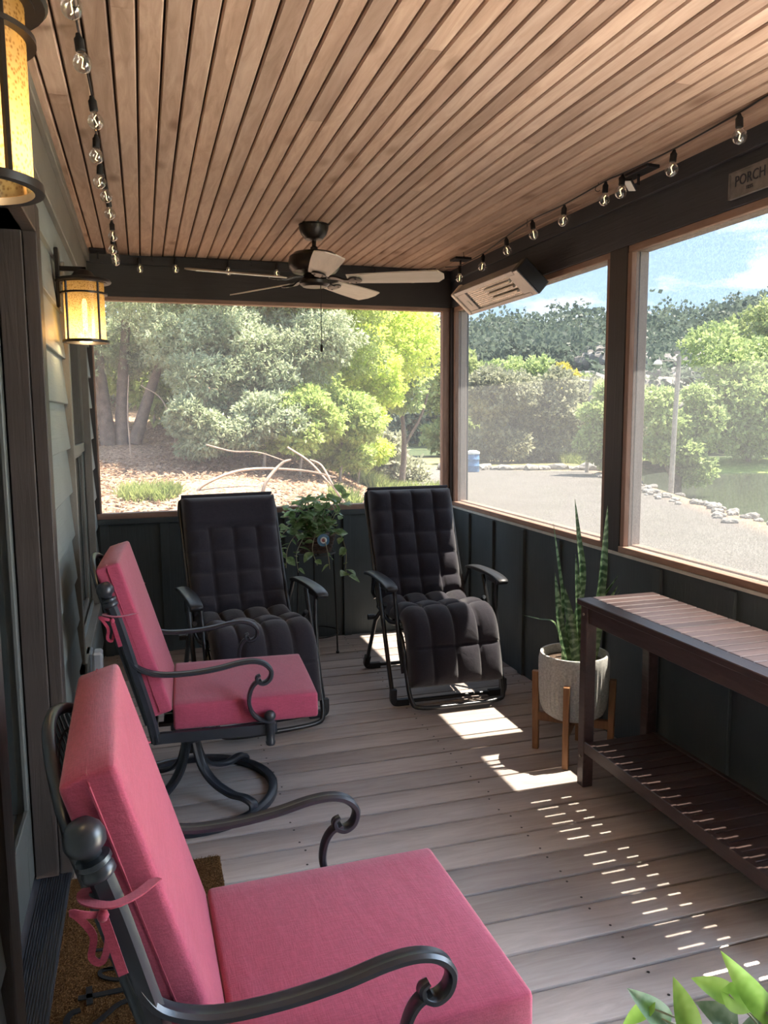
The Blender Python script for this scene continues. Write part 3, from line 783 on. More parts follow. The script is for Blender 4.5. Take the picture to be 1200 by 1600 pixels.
# light pole and utility pole
M['pole'] = plain('weathered_pole', (.34, .31, .28), .8, var=.2, scale=8)
M['white'] = plain('white_enamel', (.78, .80, .78), .4)
px, py = 15.15, 20.15
pz = gz(px, py)
lp = empty('light_pole', (px, py, pz)); tag(lp, 'weathered yard light pole with white lamp head at the creek edge', 'pole')
MB().tube([(0, 0, -.1), (.05, 0, 2.2), (.12, 0, 4.05)], [.085, .075, .065], 10).build('pole', M['pole'], lp)
MB().tube([(.1, 0, 3.9), (-.25, .1, 3.94), (-.42, .16, 3.9)], .018, 6).build('lamp_arm', M['pole'], lp)
MB().lathe([(.02, .12), (.09, .08), (.13, 0), (.12, -.03)], 12, (-.48, .18, 3.84)).build('lamp_head', M['white'], lp)
MB().box(-.05, .12, -.03, .03, 4.12, 4.2).build('cap_bracket', M['pole'], lp)
px, py = 18.5, 30.4; pz = gz(px, py)
up_ = empty('utility_pole', (px, py, pz)); tag(up_, 'thin utility pole with guy wire left of the middle post', 'pole')
MB().tube([(0, 0, -.1), (.03, 0, 2), (.1, 0, 4.1)], [.085, .075, .06], 10).build('pole', M['pole'], up_)
MB().tube([(.1, 0, 4.05), (.8, .2, 2.9), (2.1, .5, 0.1)], .018, 5).build('guy_wire', M['pole'], up_)
MB().tube([(.1, 0, 3.95), (-.35, .1, 4.0)], .025, 6).build('crossarm', M['white'], up_)
# barrel
M['blue'] = plain('blue_plastic', (.10, .22, .42), .45)
bx, by = 14.05, 32.6; bz = gz(bx, by)
br = empty('trash_barrel', (bx, by, bz)); tag(br, 'blue trash barrel with white lid on the gravel', 'barrel')
MB().lathe([(.27, 0), (.29, .02), (.29, .26), (.305, .28), (.29, .30), (.29, .55), (.305, .57), (.29, .59), (.29, .80), (.28, .82)], 20).build('body', M['blue'], br)
MB().lathe([(.31, .80), (.32, .84), (.30, .90), (.15, .96), (.05, .97)], 20).build('lid', M['white'], br)
# ---------------------------------------------------------------- furniture materials
def fabric(name, c_, var=.12, rough=.85, weave=900, wr=.25):
    t = NT(name); v = t.coord()
    w1 = t.noise(t.coord(scale=(1, .12, 1)), weave * .4, 2); w2 = t.noise(t.coord(scale=(.12, 1, 1)), weave * .4, 2); n = t.noise(v, 4, 3)
    f = t.n('ShaderNodeMath', {0: w1, 1: w2}, operation='ADD'); f = t.n('ShaderNodeMath', {0: f.outputs[0], 1: .5}, operation='MULTIPLY').outputs[0]
    c1 = t.ramp(f, [(.4, tuple(x * (1 - var) for x in c_)), (.6, tuple(x * (1 + var) for x in c_))])
    c2 = t.mix(t.ramp(n, [(.35, (0, 0, 0)), (.7, (.25, .25, .25))]), c1, tuple(x * .8 for x in c_))
    wrk = t.noise(t.coord(scale=(1.0, .25, 1.0)), 13, 3, .5, .6)
    h = t.n('ShaderNodeMath', {0: f, 1: .25}, operation='MULTIPLY'); h = t.n('ShaderNodeMath', {0: h.outputs[0], 1: wrk}, operation='ADD').outputs[0]
    t.bump(h, wr, .012)
    t.b.inputs['Sheen Weight'].default_value = .25; t.b.inputs['Sheen Roughness'].default_value = .5
    return t.base(c2, rough, 0, .15)
M['red'] = fabric('red_canvas', (.37, .062, .110), wr=.32)
M['red_dark'] = fabric('red_ribbon', (.33, .042, .078))
M['black_pad'] = fabric('black_quilt_fabric', (.023, .021, .029), wr=.4)
M['iron'] = plain('black_cast_metal', (.020, .023, .030), .32, var=.2, spec=.6)
M['tubing'] = plain('black_steel_tube', (.016, .017, .019), .3, spec=.6)
M['plastic'] = plain('black_plastic', (.020, .021, .024), .42, spec=.5)
M['mesh_black'] = plain('black_sling', (.012, .012, .013), .8)

# ---------------------------------------------------------------- red swivel chairs
def cushion_box(x0, x1, y0, y1, z0, z1, puff=.012, n=10, M_=None, r=.011):
    """box cushion: subdivided box with rounded edges and slightly puffed faces"""
    b = MB(); sx, sy, sz = (x1 - x0) / 2, (y1 - y0) / 2, (z1 - z0) / 2; c = Vector(((x0 + x1) / 2, (y0 + y1) / 2, (z0 + z1) / 2))
    def rnd(p):
        q = Vector((max(-sx + r, min(sx - r, p.x)), max(-sy + r, min(sy - r, p.y)), max(-sz + r, min(sz - r, p.z))))
        d = p - q
        if d.length > 1e-9: d = d.normalized() * r
        p = q + d
        u, v, w = p.x / sx, p.y / sy, p.z / sz
        p.z += puff * (1 - u * u) * (1 - v * v) * (1 if w > 0 else -.3) * abs(w)
        p.y += puff * .5 * (1 - u * u) * (1 - w * w) * (1 if v > 0 else -1) * abs(v)
        p.x += puff * .5 * (1 - v * v) * (1 - w * w) * (1 if u > 0 else -1) * abs(u)
        p = p + c
        return M_ @ p if M_ is not None else p
    def sub(s_):
        a = [-1 + 2 * i / n for i in range(n + 1)]
        a = sorted(set(a + [-1 + r * .35 / s_, -1 + r / s_, 1 - r * .35 / s_, 1 - r / s_])); return a
    ax, ay, az = sub(sx), sub(sy), sub(sz) if sz > .08 else sorted([-1, -1 + r * .35 / sz, -1 + r / sz, -.3, 0, .3, 1 - r / sz, 1 - r * .35 / sz, 1])
    V = {}; 
    def vid(i, j, k):
        key = (round(i, 6), round(j, 6), round(k, 6))
        if key not in V: V[key] = len(b.v); b.v.append(tuple(rnd(Vector((i * sx, j * sy, k * sz)))))
        return V[key]
    for A, Bx, fn in ((ax, ay, lambda p, q, s_: (p, q, s_)), (ay, az, lambda p, q, s_: (s_, p, q)), (az, ax, lambda p, q, s_: (q, s_, p))):
        for s_ in (-1, 1):
            for i in range(len(A) - 1):
                for j in range(len(Bx) - 1):
                    q = [vid(*fn(A[i], Bx[j], s_)), vid(*fn(A[i + 1], Bx[j], s_)), vid(*fn(A[i + 1], Bx[j + 1], s_)), vid(*fn(A[i], Bx[j + 1], s_))]
                    if s_ < 0: q = q[::-1]
                    b.f.append(tuple(q))
    return b
FIN = [(.006, .062), (.016, .060), (.024, .050), (.027, .038), (.024, .026), (.014, .018), (.013, .013), (.022, .010), (.023, .004), (.018, .0), (.022, -.006), (.022, -.014), (.016, -.018)]
def fluted(r, n=12, k=.18):
    return [((r * (1 - k * (j % 2))) * math.cos(2 * PI * j / n), (r * (1 - k * (j % 2))) * math.sin(2 * PI * j / n)) for j in range(n)]
def make_swivel_chair():
    root = empty('swivel_chair')
    cushion_box(-.262, .275, -.2625, .2625, .385, .482, .012).build('seat_cushion', M['red'], root, 50)
    # back cushion leans: front face from (-.255,.47) to (-.42,1.03)
    ang = math.atan2(.165, .56)
    Mt = Matrix.Translation((-.262, 0, .462)) @ Matrix.Rotation(-ang, 4, 'Y')
    bc = cushion_box(-.085, .0, -.2625, .2625, .0, .585, .010, M_=Mt).build('back_cushion', M['red'], root, 50)
    pip = MB()
    loop = [Mt @ Vector(p) for p in ((-.043, -.2665, .015), (-.043, -.2665, .57), (-.043, -.255, .5855), (-.043, .255, .5855), (-.043, .2665, .57), (-.043, .2665, .015))]
    pip.tube(loop, .0022, 5); pip.build('seam', M['red_dark'], bc)
    # seat frame
    fr = MB(); sec = [(-.011, -.019), (.011, -.019), (.011, .019), (-.011, .019)]
    fr.sweep(cr([(-.33, -.27, .372), (-.30, -.275, .368), (.06, -.275, .366), (.105, -.245, .366), (.115, 0, .366), (.105, .245, .366), (.06, .275, .366), (-.30, .275, .368), (-.33, .27, .372), (-.335, 0, .372)], 3, True), sec, True)
    for yy in (-.14, 0, .14): fr.box(-.32, .11, yy - .012, yy + .012, .362, .374)
    fr.build('seat_frame', M['iron'], root, 40)
    post_p = {-1: None, 1: None}
    for s in (-1, 1):
        yy = s * .292
        pth = cr([(-.325, s * .278, .36), (-.345, yy, .47), (-.395, yy, .66), (-.432, yy, .80), (-.455, yy, .875)], 6)
        MB().sweep(pth, fluted(.0185), up=(0, 1, 0)).build('back_post', M['iron'], root, 30)
        d = (pth[-1] - pth[-2]).normalized(); q = Vector((0, 0, 1)).rotation_difference(d).to_matrix().to_4x4()
        MB().lathe([(r_ * 1.15, z_ * 1.15) for r_, z_ in FIN][::-1], 16, pth[-1] + d * .016, q).build('finial', M['iron'], root, 60)
        # arm: leaves the post, dips, runs forward, scrolls over and drops to the front stub post
        arm = cr([(-.425, yy, .735), (-.405, yy, .68), (-.37, yy, .638), (-.30, yy, .612), (-.20, yy, .608), (-.10, yy, .617), (-.02, yy, .632), (.035, yy, .634), (.075, yy, .620), (.096, yy, .592), (.090, yy, .562), (.068, yy, .548), (.047, yy, .556), (.043, yy, .572), (.056, yy, .580)], 5)
        n = len(arm)
        sc_ = [.75 + .25 * min(1, i / 8) if i < 8 else (1.0 if i < n - 14 else 1.0 - .45 * (i - n + 14) / 13) for i in range(n)]
        sec = [(-.0175, -.004), (-.0175, .004), (-.010, .0085), (-.003, .0065), (.003, .0065), (.010, .0085), (.0175, .004), (.0175, -.004), (.010, -.0085), (-.010, -.0085)]
        MB().sweep(arm, sec, up=(1e-4, 1e-4, 1) if False else (0, -.0001, 1), scale=sc_).build('arm', M['iron'], root, 35)
        sup = cr([(.060, yy, .560), (.035, yy, .548), (.018, yy, .520), (.012, yy, .480), (.022, yy, .440), (.048, yy, .412), (.078, yy, .400)], 5)
        MB().sweep(sup, [(a * .85, c * .9) for a, c in sec], up=(1, 0, 0)).build('arm_support', M['iron'], root, 35)
        stub = MB(); stub.lathe([(.011, .305), (.016, .308), (.019, .318), (.016, .325), (.017, .385), (.021, .390), (.021, .398), (.014, .404), (.021, .412), (.022, .424), (.014, .436), (.004, .440)], 14, (.088, yy, 0))
        stub.box(.076, .10, min(yy, s * .27), max(yy, s * .27), .36, .378)
        stub.build('front_stub_post', M['iron'], root, 40)
    # woven lattice back behind the cushion
    lat = MB()
    def bp(u, v): 
        yy = -.262 + .524 * u; z = .42 + (.50 + .085 * math.sin(PI * u)) * v
        return Vector((-.352 - .285 * (z - .42) - .02 * math.sin(PI * u), yy, z))
    lat.tube([bp(0, 0)] + [bp(u / 12, 1) for u in range(13)] + [bp(1, 0)], .011, 8)
    for i in range(1, 16): lat.tube([bp(i / 16, v / 5) for v in range(6)], .0035, 5)
    for j in range(1, 14): lat.tube([bp(u / 8, j / 14) for u in range(9)], .0035, 5)
    lat.build('lattice_back', M['iron'], root, 50)
    # ribbon ties round the posts
    for s in (-1, 1):
        yy = s * .292; tb = MB(); rs = [(-.0085, -.0012), (.0085, -.0012), (.0085, .0012), (-.0085, .0012)]
        lp_ = [(-.375, s * .262, .835), (-.405, s * .300, .838), (-.440, s * .322, .842), (-.474, s * .306, .845), (-.476, s * .280, .845), (-.440, s * .266, .84)]
        tb.sweep(cr(lp_, 4), rs, up=(0, 0, 1))
        kx, ky, kz = -.452, s * .318, .828
        tb.sweep(cr([(kx, ky, kz), (kx - .022, ky + s * .010, kz + .010), (kx - .040, ky + s * .008, kz + .016), (kx - .030, ky + s * .004, kz + .002), (kx - .014, ky, kz - .030), (kx - .018, ky, kz - .062), (kx - .004, ky, kz - .072), (kx + .006, ky + s * .004, kz - .035), (kx, ky + s * .004, kz)], 4), [(a * .6, c) for a, c in rs], up=(0, 1, 0))
        tb.sweep(cr([(kx, ky + s * .004, kz), (kx + .010, ky + s * .010, kz - .035), (kx + .024, ky + s * .010, kz - .092)], 4), [(a * .8, c) for a, c in rs], up=(0, 1, 0))
        tb.lathe([(.002, -.010), (.007, -.006), (.009, 0), (.007, .006), (.002, .010)], 10, (kx, ky + s * .003, kz))
        tb.build('ribbon_tie', M['red_dark'], root, 50)
    # swivel base
    hx = -.205
    hb = MB(); hb.box(hx - .10, hx + .14, -.085, .085, .335, .356); hb.box(hx - .075, hx + .075, -.06, .06, .305, .336); hb.box(hx + .09, hx + .115, -.03, .03, .318, .336)
    hb.lathe([(.045, .305), (.040, .24), (.030, .225), (.028, .19)][::-1], 16, (hx, 0, 0))
    hb.build('swivel_hub', M['iron'], root, 35, .003)
    for k in range(4):
        a = R(45 + 90 * k)
        prof = [(.022, .290), (.032, .215), (.065, .135), (.125, .085), (.21, .060), (.275, .062), (.318, .050), (.322, .024)]
        pth = cr([(hx + r_ * math.cos(a), r_ * math.sin(a), z_) for r_, z_ in prof], 5)
        MB().sweep(pth, [(-.021, -.006), (-.021, .004), (-.012, .009), (0, .006), (.012, .009), (.021, .004), (.021, -.006), (0, -.010)], up=(0, 0, 1)).build('base_leg', M['iron'], root, 35)
    ring = [(hx + .325 * math.cos(2 * PI * i / 48), .325 * math.sin(2 * PI * i / 48), .016) for i in range(48)]
    MB().sweep(ring, [(-.017, -.013), (-.017, .009), (-.008, .014), (.008, .014), (.017, .009), (.017, -.013)], True).build('base_ring', M['iron'], root, 40)
    return root
ch1 = make_swivel_chair()
ch1.location = (.362, 1.446, 0); ch1.rotation_euler = (0, 0, R(1.2))
ch2 = dup(ch1, (.338, 3.137, 0), R(-3.0))
tag(ch1, 'red-cushioned black metal swivel chair nearest the camera, over the doormat', 'chair', 'red swivel chairs along the house wall')
tag(ch2, 'red-cushioned black metal swivel chair farther along, beside the black recliners', 'chair', 'red swivel chairs along the house wall')

# ---------------------------------------------------------------- black zero-gravity recliners
def pad(path, w, th, rows, cols, u0=0.0, plain_to=0.0, n_u=72, n_v=48, edge=.06):
    """quilted pad swept along a side profile path [(y,z)], x across"""
    P = [Vector((0, p[0], p[1])) for p in cr([(a, c_, 0) for a, c_ in path], 10)]
    P = [Vector((0, p.y, p.z)) for p in P] if False else [Vector((0, q.x, q.y)) for q in cr([(a, c_, 0) for a, c_ in path], 10)]
    L = [0]
    for a, c_ in zip(P, P[1:]): L.append(L[-1] + (c_ - a).length)
    def at(u):
        d = u * L[-1]
        for i in range(len(P) - 1):
            if L[i + 1] >= d or i == len(P) - 2:
                t = (d - L[i]) / max(1e-9, L[i + 1] - L[i]); p = P[i].lerp(P[i + 1], t); tg = (P[min(i + 2, len(P) - 1)] - P[max(i - 1, 0)]).normalized(); break
        nrm = Vector((0, tg.z, -tg.y))
        return p, nrm
    b = MB()
    cache = [at(i / n_u) for i in range(n_u + 1)]
    def top(i, j):
        u, v = i / n_u, j / n_v; p, nr = cache[i]
        eu = min(u, 1 - u) * L[-1]; ev = min(v, 1 - v) * w
        e = min(1, (min(eu, ev) / edge)); base = th * (1 - (1 - e) ** 2.2) ** .5 if e < 1 else th
        if u < plain_to: q = min(1, abs(math.sin(PI * min(1, u / plain_to))) * 2.2) ** .4 if u > plain_to * .5 else 1
        else:
            uu = (u - plain_to) / (1 - plain_to) * rows; q = (abs(math.sin(PI * uu)) ** .38)
        qv = abs(math.sin(PI * v * cols)) ** .38 if u >= plain_to else 1
        if rows == 0: q = 1
        k = .40 + .60 * min(1, q * .5 + .5) * min(1, .5 + qv * .5) * (.62 + .38 * q * qv)
        return Vector(((v - .5) * w * (1 - .03 * math.sin(PI * u) * 0), 0, 0)) + p + nr * base * k
    def bot(i, j):
        u, v = i / n_u, j / n_v; p, nr = cache[i]; return Vector(((v - .5) * w, 0, 0)) + p - nr * .004
    I = {}
    for i in range(n_u + 1):
        for j in range(n_v + 1): I[i, j] = len(b.v); b.v.append(tuple(top(i, j)))
    J = {}
    for i in range(n_u + 1):
        for j in range(n_v + 1):
            if i in (0, n_u) or j in (0, n_v): J[i, j] = I[i, j]
            elif i % 4 == 0 and j % 4 == 0 or True: J[i, j] = len(b.v); b.v.append(tuple(bot(i, j)))
    for i in range(n_u):
        for j in range(n_v):
            b.f.append((I[i, j], I[i + 1, j], I[i + 1, j + 1], I[i, j + 1]))
            b.f.append((J[i, j], J[i, j + 1], J[i + 1, j + 1], J[i + 1, j]))
    return b
def make_recliner(head):
    root = empty('recliner')
    W = .525
    back = [(.47, 1.085), (.455, 1.03), (.40, .86), (.325, .66), (.265, .52), (.215, .455)]
    if head:
        cb = pad(back, W, .085, 4, 4, plain_to=.27).build('back_cushion', M['black_pad'], root, 180)
    else:
        cb = pad(back, W, .085, 5, 4).build('back_cushion', M['black_pad'], root, 180)
    # pocket that slips over the top of the back frame
    pk = MB(); pk.grid(lambda u, v: (-W / 2 + .006 + (W - .012) * u, .475 + .022 * math.sin(PI * v) * 1.2 + .0 * u, 1.09 - .30 * max(0, v - .35) - .002 + .014 * math.sin(PI * min(1, v * 2.5))), 24, 8)
    pk.build('head_pocket', M['black_pad'], cb, 180)
    seat = [(.225, .445), (.10, .418), (-.05, .425), (-.16, .452), (-.235, .438), (-.285, .36), (-.315, .25), (-.345, .125)]
    pad(seat, W, .088, 4, 4, n_u=84).build('seat_and_leg_cushion', M['black_pad'], root, 180)
    hw = .268
    # sling and bungee lacing behind
    sl = MB(); pts = [(.475, 1.06), (.405, .85), (.33, .65), (.235, .45), (.10, .41), (-.05, .415), (-.16, .44), (-.25, .40), (-.30, .28), (-.335, .15)]
    cs = cr([(0, a + .012, c_ - .012) for a, c_ in pts], 4)
    sl.sweep(cs, [(-hw + .035, -.003), (hw - .035, -.003), (hw - .035, .003), (-hw + .035, .003)], up=(0, -1, .3)); sl.build('sling', M['mesh_black'], root, 50)
    la = MB()
    for s in (-1, 1):
        zz = []
        for i in range(27):
            k = i / 26 * (len(cs) - 1); p = cs[int(k)].lerp(cs[min(len(cs) - 1, int(k) + 1)], k % 1)
            zz.append((s * (hw if i % 2 else hw - .04), p.y + .006, p.z))
        la.tube(zz, .0028, 5)
    la.build('bungee_lacing', M['mesh_black'], root, 50)
    # back frame: inverted U
    bf = cr([(-hw, .20, .43), (-hw, .30, .62), (-hw, .42, .88), (-hw, .488, 1.03), (-hw + .04, .505, 1.075), (0, .508, 1.085), (hw - .04, .505, 1.075), (hw, .488, 1.03), (hw, .42, .88), (hw, .30, .62), (hw, .20, .43)], 4)
    MB().tube(bf, .0115, 8).build('back_frame', M['tubing'], root, 60)
    MB().tube(cr([(-hw, .22, .432), (-hw, .0, .40), (-hw, -.17, .425)], 5), .0115, 8).build('seat_rail', M['tubing'], root, 60)
    MB().tube(cr([(hw, .22, .432), (hw, .0, .40), (hw, -.17, .425)], 5), .0115, 8).build('seat_rail', M['tubing'], root, 60)
    # leg-rest frame, its U tube shows below the cushion
    lf = cr([(-hw, -.17, .42), (-hw, -.26, .34), (-hw + .003, -.32, .18), (-hw + .012, -.375, .065), (-hw + .06, -.40, .035), (0, -.405, .030), (hw - .06, -.40, .035), (hw - .012, -.375, .065), (hw - .003, -.32, .18), (hw, -.26, .34), (hw, -.17, .42)], 5)
    MB().tube(lf, .0125, 8).build('leg_rest_frame', M['tubing'], root, 60)
    ox = .315
    for s in (-1, 1):
        x = s * ox
        MB().tube(cr([(x, .16, .60), (x, .02, .42), (x, -.12, .22), (x - s * .0, -.245, .022)], 4) if False else [(x, .05, .615), (x, -.235, .03)], .0125, 8).build('front_leg', M['tubing'], root, 60)
        MB().tube([(x - s * .022, -.19, .63), (x - s * .03, -.20, .50), (x - s * .035, -.235, .33), (x - s * .04, -.29, .19)], .0115, 8).build('arm_strut', M['tubing'], root, 60)
        MB().tube([(x - s * .022, -.02, .50), (x - s * .022, .19, .36), (x - s * .022, .41, .03)], .0125, 8).build('rear_leg', M['tubing'], root, 60)
        MB().tube([(x - s * .02, .22, .62), (x - s * .03, .28, .50), (x - s * .04, .26, .47)], .010, 8).build('arm_rear_strut', M['tubing'], root, 60)
        pb = MB(); sec = [(-.031, -.012), (-.035, -.002), (-.031, .009), (0, .012), (.031, .009), (.035, -.002), (.031, -.012)]
        pb.sweep(cr([(x, .27, .622), (x, .18, .640), (x, .02, .648), (x, -.13, .646), (x, -.215, .634), (x, -.235, .622)], 4), sec, up=(0, 0, 1), scale=[.75 + .25 * math.sin(PI * i / 20) ** .5 for i in range(21)])
        pb.box(x - .018, x + .018, -.20, -.05, .606, .636)
        pb.build('armrest', M['plastic'], root, 40, .002)
        MB().tube([(x - .03, -.205, .624), (x + .03, -.205, .624)], .016, 10).build('arm_hinge', M['plastic'], root, 60)
        MB().lathe([(.008, -.02), (.016, -.018), (.016, .018), (.008, .02)], 10, (x + s * .012, .165, .385), Matrix.Rotation(PI / 2, 4, 'Y')).build('lock_knob', M['plastic'], root, 50)
        for yy, z1 in ((-.238, .09), (.41, .09)):
            fb = MB(); xx = x if yy < 0 else x - s * .022
            fb.sweep(cr([(xx, yy + (.0 if yy < 0 else -.035), z1), (xx, yy, .03), (xx - s * .02, yy, .017), (xx - s * .085, yy, .016)], 4), [(-.017, -.015), (.017, -.015), (.017, .013), (-.017, .013)], up=(0, 1, 0))
            fb.build('foot_bracket', M['plastic'], root, 40, .003)
    MB().tube([(-ox, -.238, .018), (ox, -.238, .018)], .0115, 8).build('floor_bar', M['tubing'], root, 60)
    MB().tube([(-ox + .02, .41, .018), (ox - .02, .41, .018)], .0115, 8).build('floor_bar', M['tubing'], root, 60)
    MB().tube([(-hw - .04, .02, .515), (hw + .04, .02, .515)] if False else [(-ox, .165, .385), (ox, .165, .385)], .010, 8).build('cross_bar', M['tubing'], root, 60)
    return root
ra = make_recliner(False); ra.location = (1.532, 4.085, 0); ra.rotation_euler = (0, 0, R(-1.0))
tag(ra, 'black quilted folding recliner in the corner, partly in sunlight', 'recliner', 'black quilted recliners')
rb = make_recliner(True); rb.location = (.497, 4.03, 0); rb.rotation_euler = (0, 0, R(6.5))
tag(rb, 'black quilted folding recliner with smooth headrest, behind the red chair', 'recliner', 'black quilted recliners')

# ---------------------------------------------------------------- console table
M['table'] = wood('dark_table_wood', (.034, .019, .018), (.058, .034, .032), (.088, .056, .052), 'X', .42, knots=False, tint=.18, spec=.5)
M['table_y'] = wood('dark_table_wood_long', (.034, .019, .018), (.058, .034, .032), (.088, .056, .052), 'Y', .42, knots=False, tint=.1, spec=.5)
tb = empty('console_table', (1.844, 2.0425, 0)); tag(tb, 'dark slatted wood console table with lower shelf against the side wall', 'table')
HX, HY, TZ = .181, .7425, .788
strips = MB().box(-HX, -HX + .066, -HY, HY, TZ - .024, TZ).build('front_board', M['table_y'], tb, None, .003)
MB().box(-HX + .066, HX, HY - .0535, HY, TZ - .024, TZ).build('end_board', M['table'], tb, None, .003)
MB().box(-HX + .066, HX, -HY, -HY + .0535, TZ - .024, TZ).build('end_board', M['table'], tb, None, .003)
slat_me = MB().box(-HX + .068, HX, -.0254, .0254, TZ - .020, TZ - .001).mesh('slat', M['table'], None, .002)
k = 0; y = HY - .0535 - .0058 - .0254
while y > -HY + .08:
    obj('slat', slat_me, tb, (0, y, 0)); y -= .0566
MB().box(-.020, .020, -HY + .05, HY - .05, TZ - .040, TZ - .021).build('batten', M['table_y'], tb, None)
MB().box(-HX + .022, -HX + .044, -HY + .06, HY - .06, TZ - .095, TZ - .024).build('apron', M['table_y'], tb, None, .002)
MB().box(HX - .030, HX - .012, -HY + .06, HY - .06, TZ - .095, TZ - .024).build('apron', M['table_y'], tb, None, .002)
for s in (-1, 1):
    MB().box(-HX + .06, HX - .06, s * (HY - .045) - .010, s * (HY - .045) + .010, TZ - .095, TZ - .024).build('apron', M['table'], tb, None, .002)
    for xx in (-HX + .036, HX - .028):
        MB().box(xx - .0235, xx + .0235, s * (HY - .036) - .0235, s * (HY - .036) + .0235, 0, TZ - .024).build('leg', M['table_y'], tb, None, .003)
ZSH = .20
MB().box(-HX + .014, -HX + .036, -HY + .06, HY - .06, ZSH - .05, ZSH).build('shelf_rail', M['table_y'], tb, None, .002)
MB().box(HX - .030, HX - .008, -HY + .06, HY - .06, ZSH - .05, ZSH).build('shelf_rail', M['table_y'], tb, None, .002)
sh_me = MB().box(-HX + .036, HX - .030, -.0262, .0262, ZSH - .018, ZSH - .003).mesh('shelf_slat', M['table'], None, .002)
y = HY - .09
while y > -HY + .08:
    obj('shelf_slat', sh_me, tb, (0, y, 0)); y -= .0578
bl = MB()
for zz in (.13, TZ - .06): bl.lathe([(.006, 0), (.006, .004)], 8, (-HX + .0125, HY - .036, zz), Matrix.Rotation(-PI / 2, 4, 'Y'))
bl.build('bolt', plain('brass_bolt', (.35, .32, .28), .4, .8), tb, 50)

# ---------------------------------------------------------------- doormat with black script strokes
def coir():
    t = NT('coir'); v = t.coord(); n1 = t.noise(v, 190, 3, .8); n2 = t.noise(v, 9, 3)
    c_ = t.ramp(n1, [(.33, (.045, .020, .008)), (.5, (.17, .085, .032)), (.66, (.36, .21, .09))]); c_ = t.mix(t.ramp(n2, [(.35, (0, 0, 0)), (.7, (.4, .4, .4))]), c_, (.10, .045, .018))
    t.bump(n1, 1.0, .01); return t.base(c_, .95, 0, .1)
M['coir'] = coir(); M['ink'] = plain('black_ink', (.008, .007, .007), .95)
mt = empty('doormat', (-.052, 2.22, 0)); tag(mt, 'brown coir doormat with black script under the near red chair', 'doormat')
MB().box(-.243, .246, -.48, .42, .001, .017).build('mat_body', M['coir'], mt, None, .004)
g = np.random.default_rng(4); n = 26000
X = g.uniform(-.243, .246, n); Y = g.uniform(-.48, .42, n); a = g.uniform(0, 2 * PI, n); h = g.uniform(.003, .008, n)
P = np.stack([X, Y, X * 0 + .0155], 1); ln = g.normal(0, .003, (n, 2)); T = P + np.stack([ln[:, 0], ln[:, 1], h], 1); sd = np.stack([np.cos(a), np.sin(a), a * 0], 1) * .0009
fz = obj('coir_pile', np_mesh('coir_pile', np.stack([P - sd, P + sd, T + sd * .5, T - sd * .5], 1).reshape(-1, 3), np.arange(4 * n).reshape(-1, 4), M['coir']), mt); tag(fz, kind='stuff')
def stroke(pts, w=.008):
    stk = MB()
    pp = cr([(x - -.052, y - 2.22, .0215) for x, y in pts], 6)
    stk.sweep(pp, [(-w, -.002), (w, -.002), (w, .002), (-w, .002)], up=(0, 0, 1))
    stk.build('script_stroke', M['ink'], mt, None)
stroke([(-.224, 2.049), (-.157, 2.048), (-.05, 2.05)]); stroke([(-.199, 2.085), (-.196, 2.05), (-.193, 2.018)])
stroke([(-.05, 2.02), (-.08, 2.009), (-.122, 1.996), (-.152, 1.967), (-.18, 1.94)], .007); stroke([(-.215, 2.005), (-.238, 1.997), (-.246, 1.97), (-.235, 1.94), (-.21, 1.93)])
stroke([(-.104, 2.143), (-.152, 2.144), (-.174, 2.138), (-.168, 2.117), (-.137, 2.096), (-.09, 2.083)], .0055); stroke([(-.166, 2.146), (-.13, 2.138), (-.10, 2.129)], .004)
stroke([(-.228, 2.42), (-.212, 2.413)], .006); stroke([(-.197, 2.236), (-.176, 2.234), (-.15, 2.238)], .005); stroke([(-.186, 2.191), (-.161, 2.194), (-.14, 2.2)], .005)
# ---------------------------------------------------------------- plants
M['snake'] = None
def snake_mat():
    t = NT('snake_leaf'); v = t.coord(scale=(1, 1, 1))
    wv = t.n('ShaderNodeTexWave', {'Vector': v, 'Scale': 9.0, 'Distortion': 7.0, 'Detail': 3.0, 'Detail Scale': 3.0}, bands_direction='Z').outputs['Fac']
    c_ = t.ramp(wv, [(.25, (.04, .085, .04)), (.55, (.11, .19, .085)), (.8, (.24, .34, .18))])
    t.base(c_, .35, 0, .5); tl = t.n('ShaderNodeBsdfTranslucent', {'Color': (.22, .40, .06, 1)})
    mx = t.n('ShaderNodeMixShader', {0: .22, 1: t.b.outputs[0], 2: tl.outputs[0]}); t.l(mx.outputs[0], t.out.inputs[0]); return t.m
M['snake'] = snake_mat()
M['pot_white'] = plain('speckled_white_ceramic', (.52, .52, .49), .75, var=.25, scale=120)
M['stand_wood'] = wood('acacia_stand', (.17, .075, .032), (.26, .125, .055), (.35, .19, .09), 'Z', .5, knots=False, tint=.05)
M['soil'] = plain('potting_soil', (.09, .06, .04), .95, var=.6, scale=60, bump=.8)
PX, PY = 1.806, 3.035
ps = empty('plant_stand', (PX, PY, 0)); tag(ps, 'four-legged wooden plant stand under the ribbed white pot', 'plant stand')
for a in (230, 320, 50, 140):
    c_, s_ = math.cos(R(a)), math.sin(R(a)); Mr = Matrix.Translation((.170 * c_, .170 * s_, 0)) @ Matrix.Rotation(R(a), 4, 'Z')
    lg = MB(); V = [(-.018, -.013, 0), (.010, -.013, 0), (.010, .013, 0), (-.018, .013, 0), (-.013, -.013, .37), (.016, -.013, .37), (.016, .013, .37), (-.013, .013, .37)]
    lg.add([Mr @ Vector(p) for p in V], [(0, 3, 2, 1), (4, 5, 6, 7), (0, 1, 5, 4), (1, 2, 6, 5), (2, 3, 7, 6), (3, 0, 4, 7)])
    lg.build('leg', M['stand_wood'], ps, None, .002)
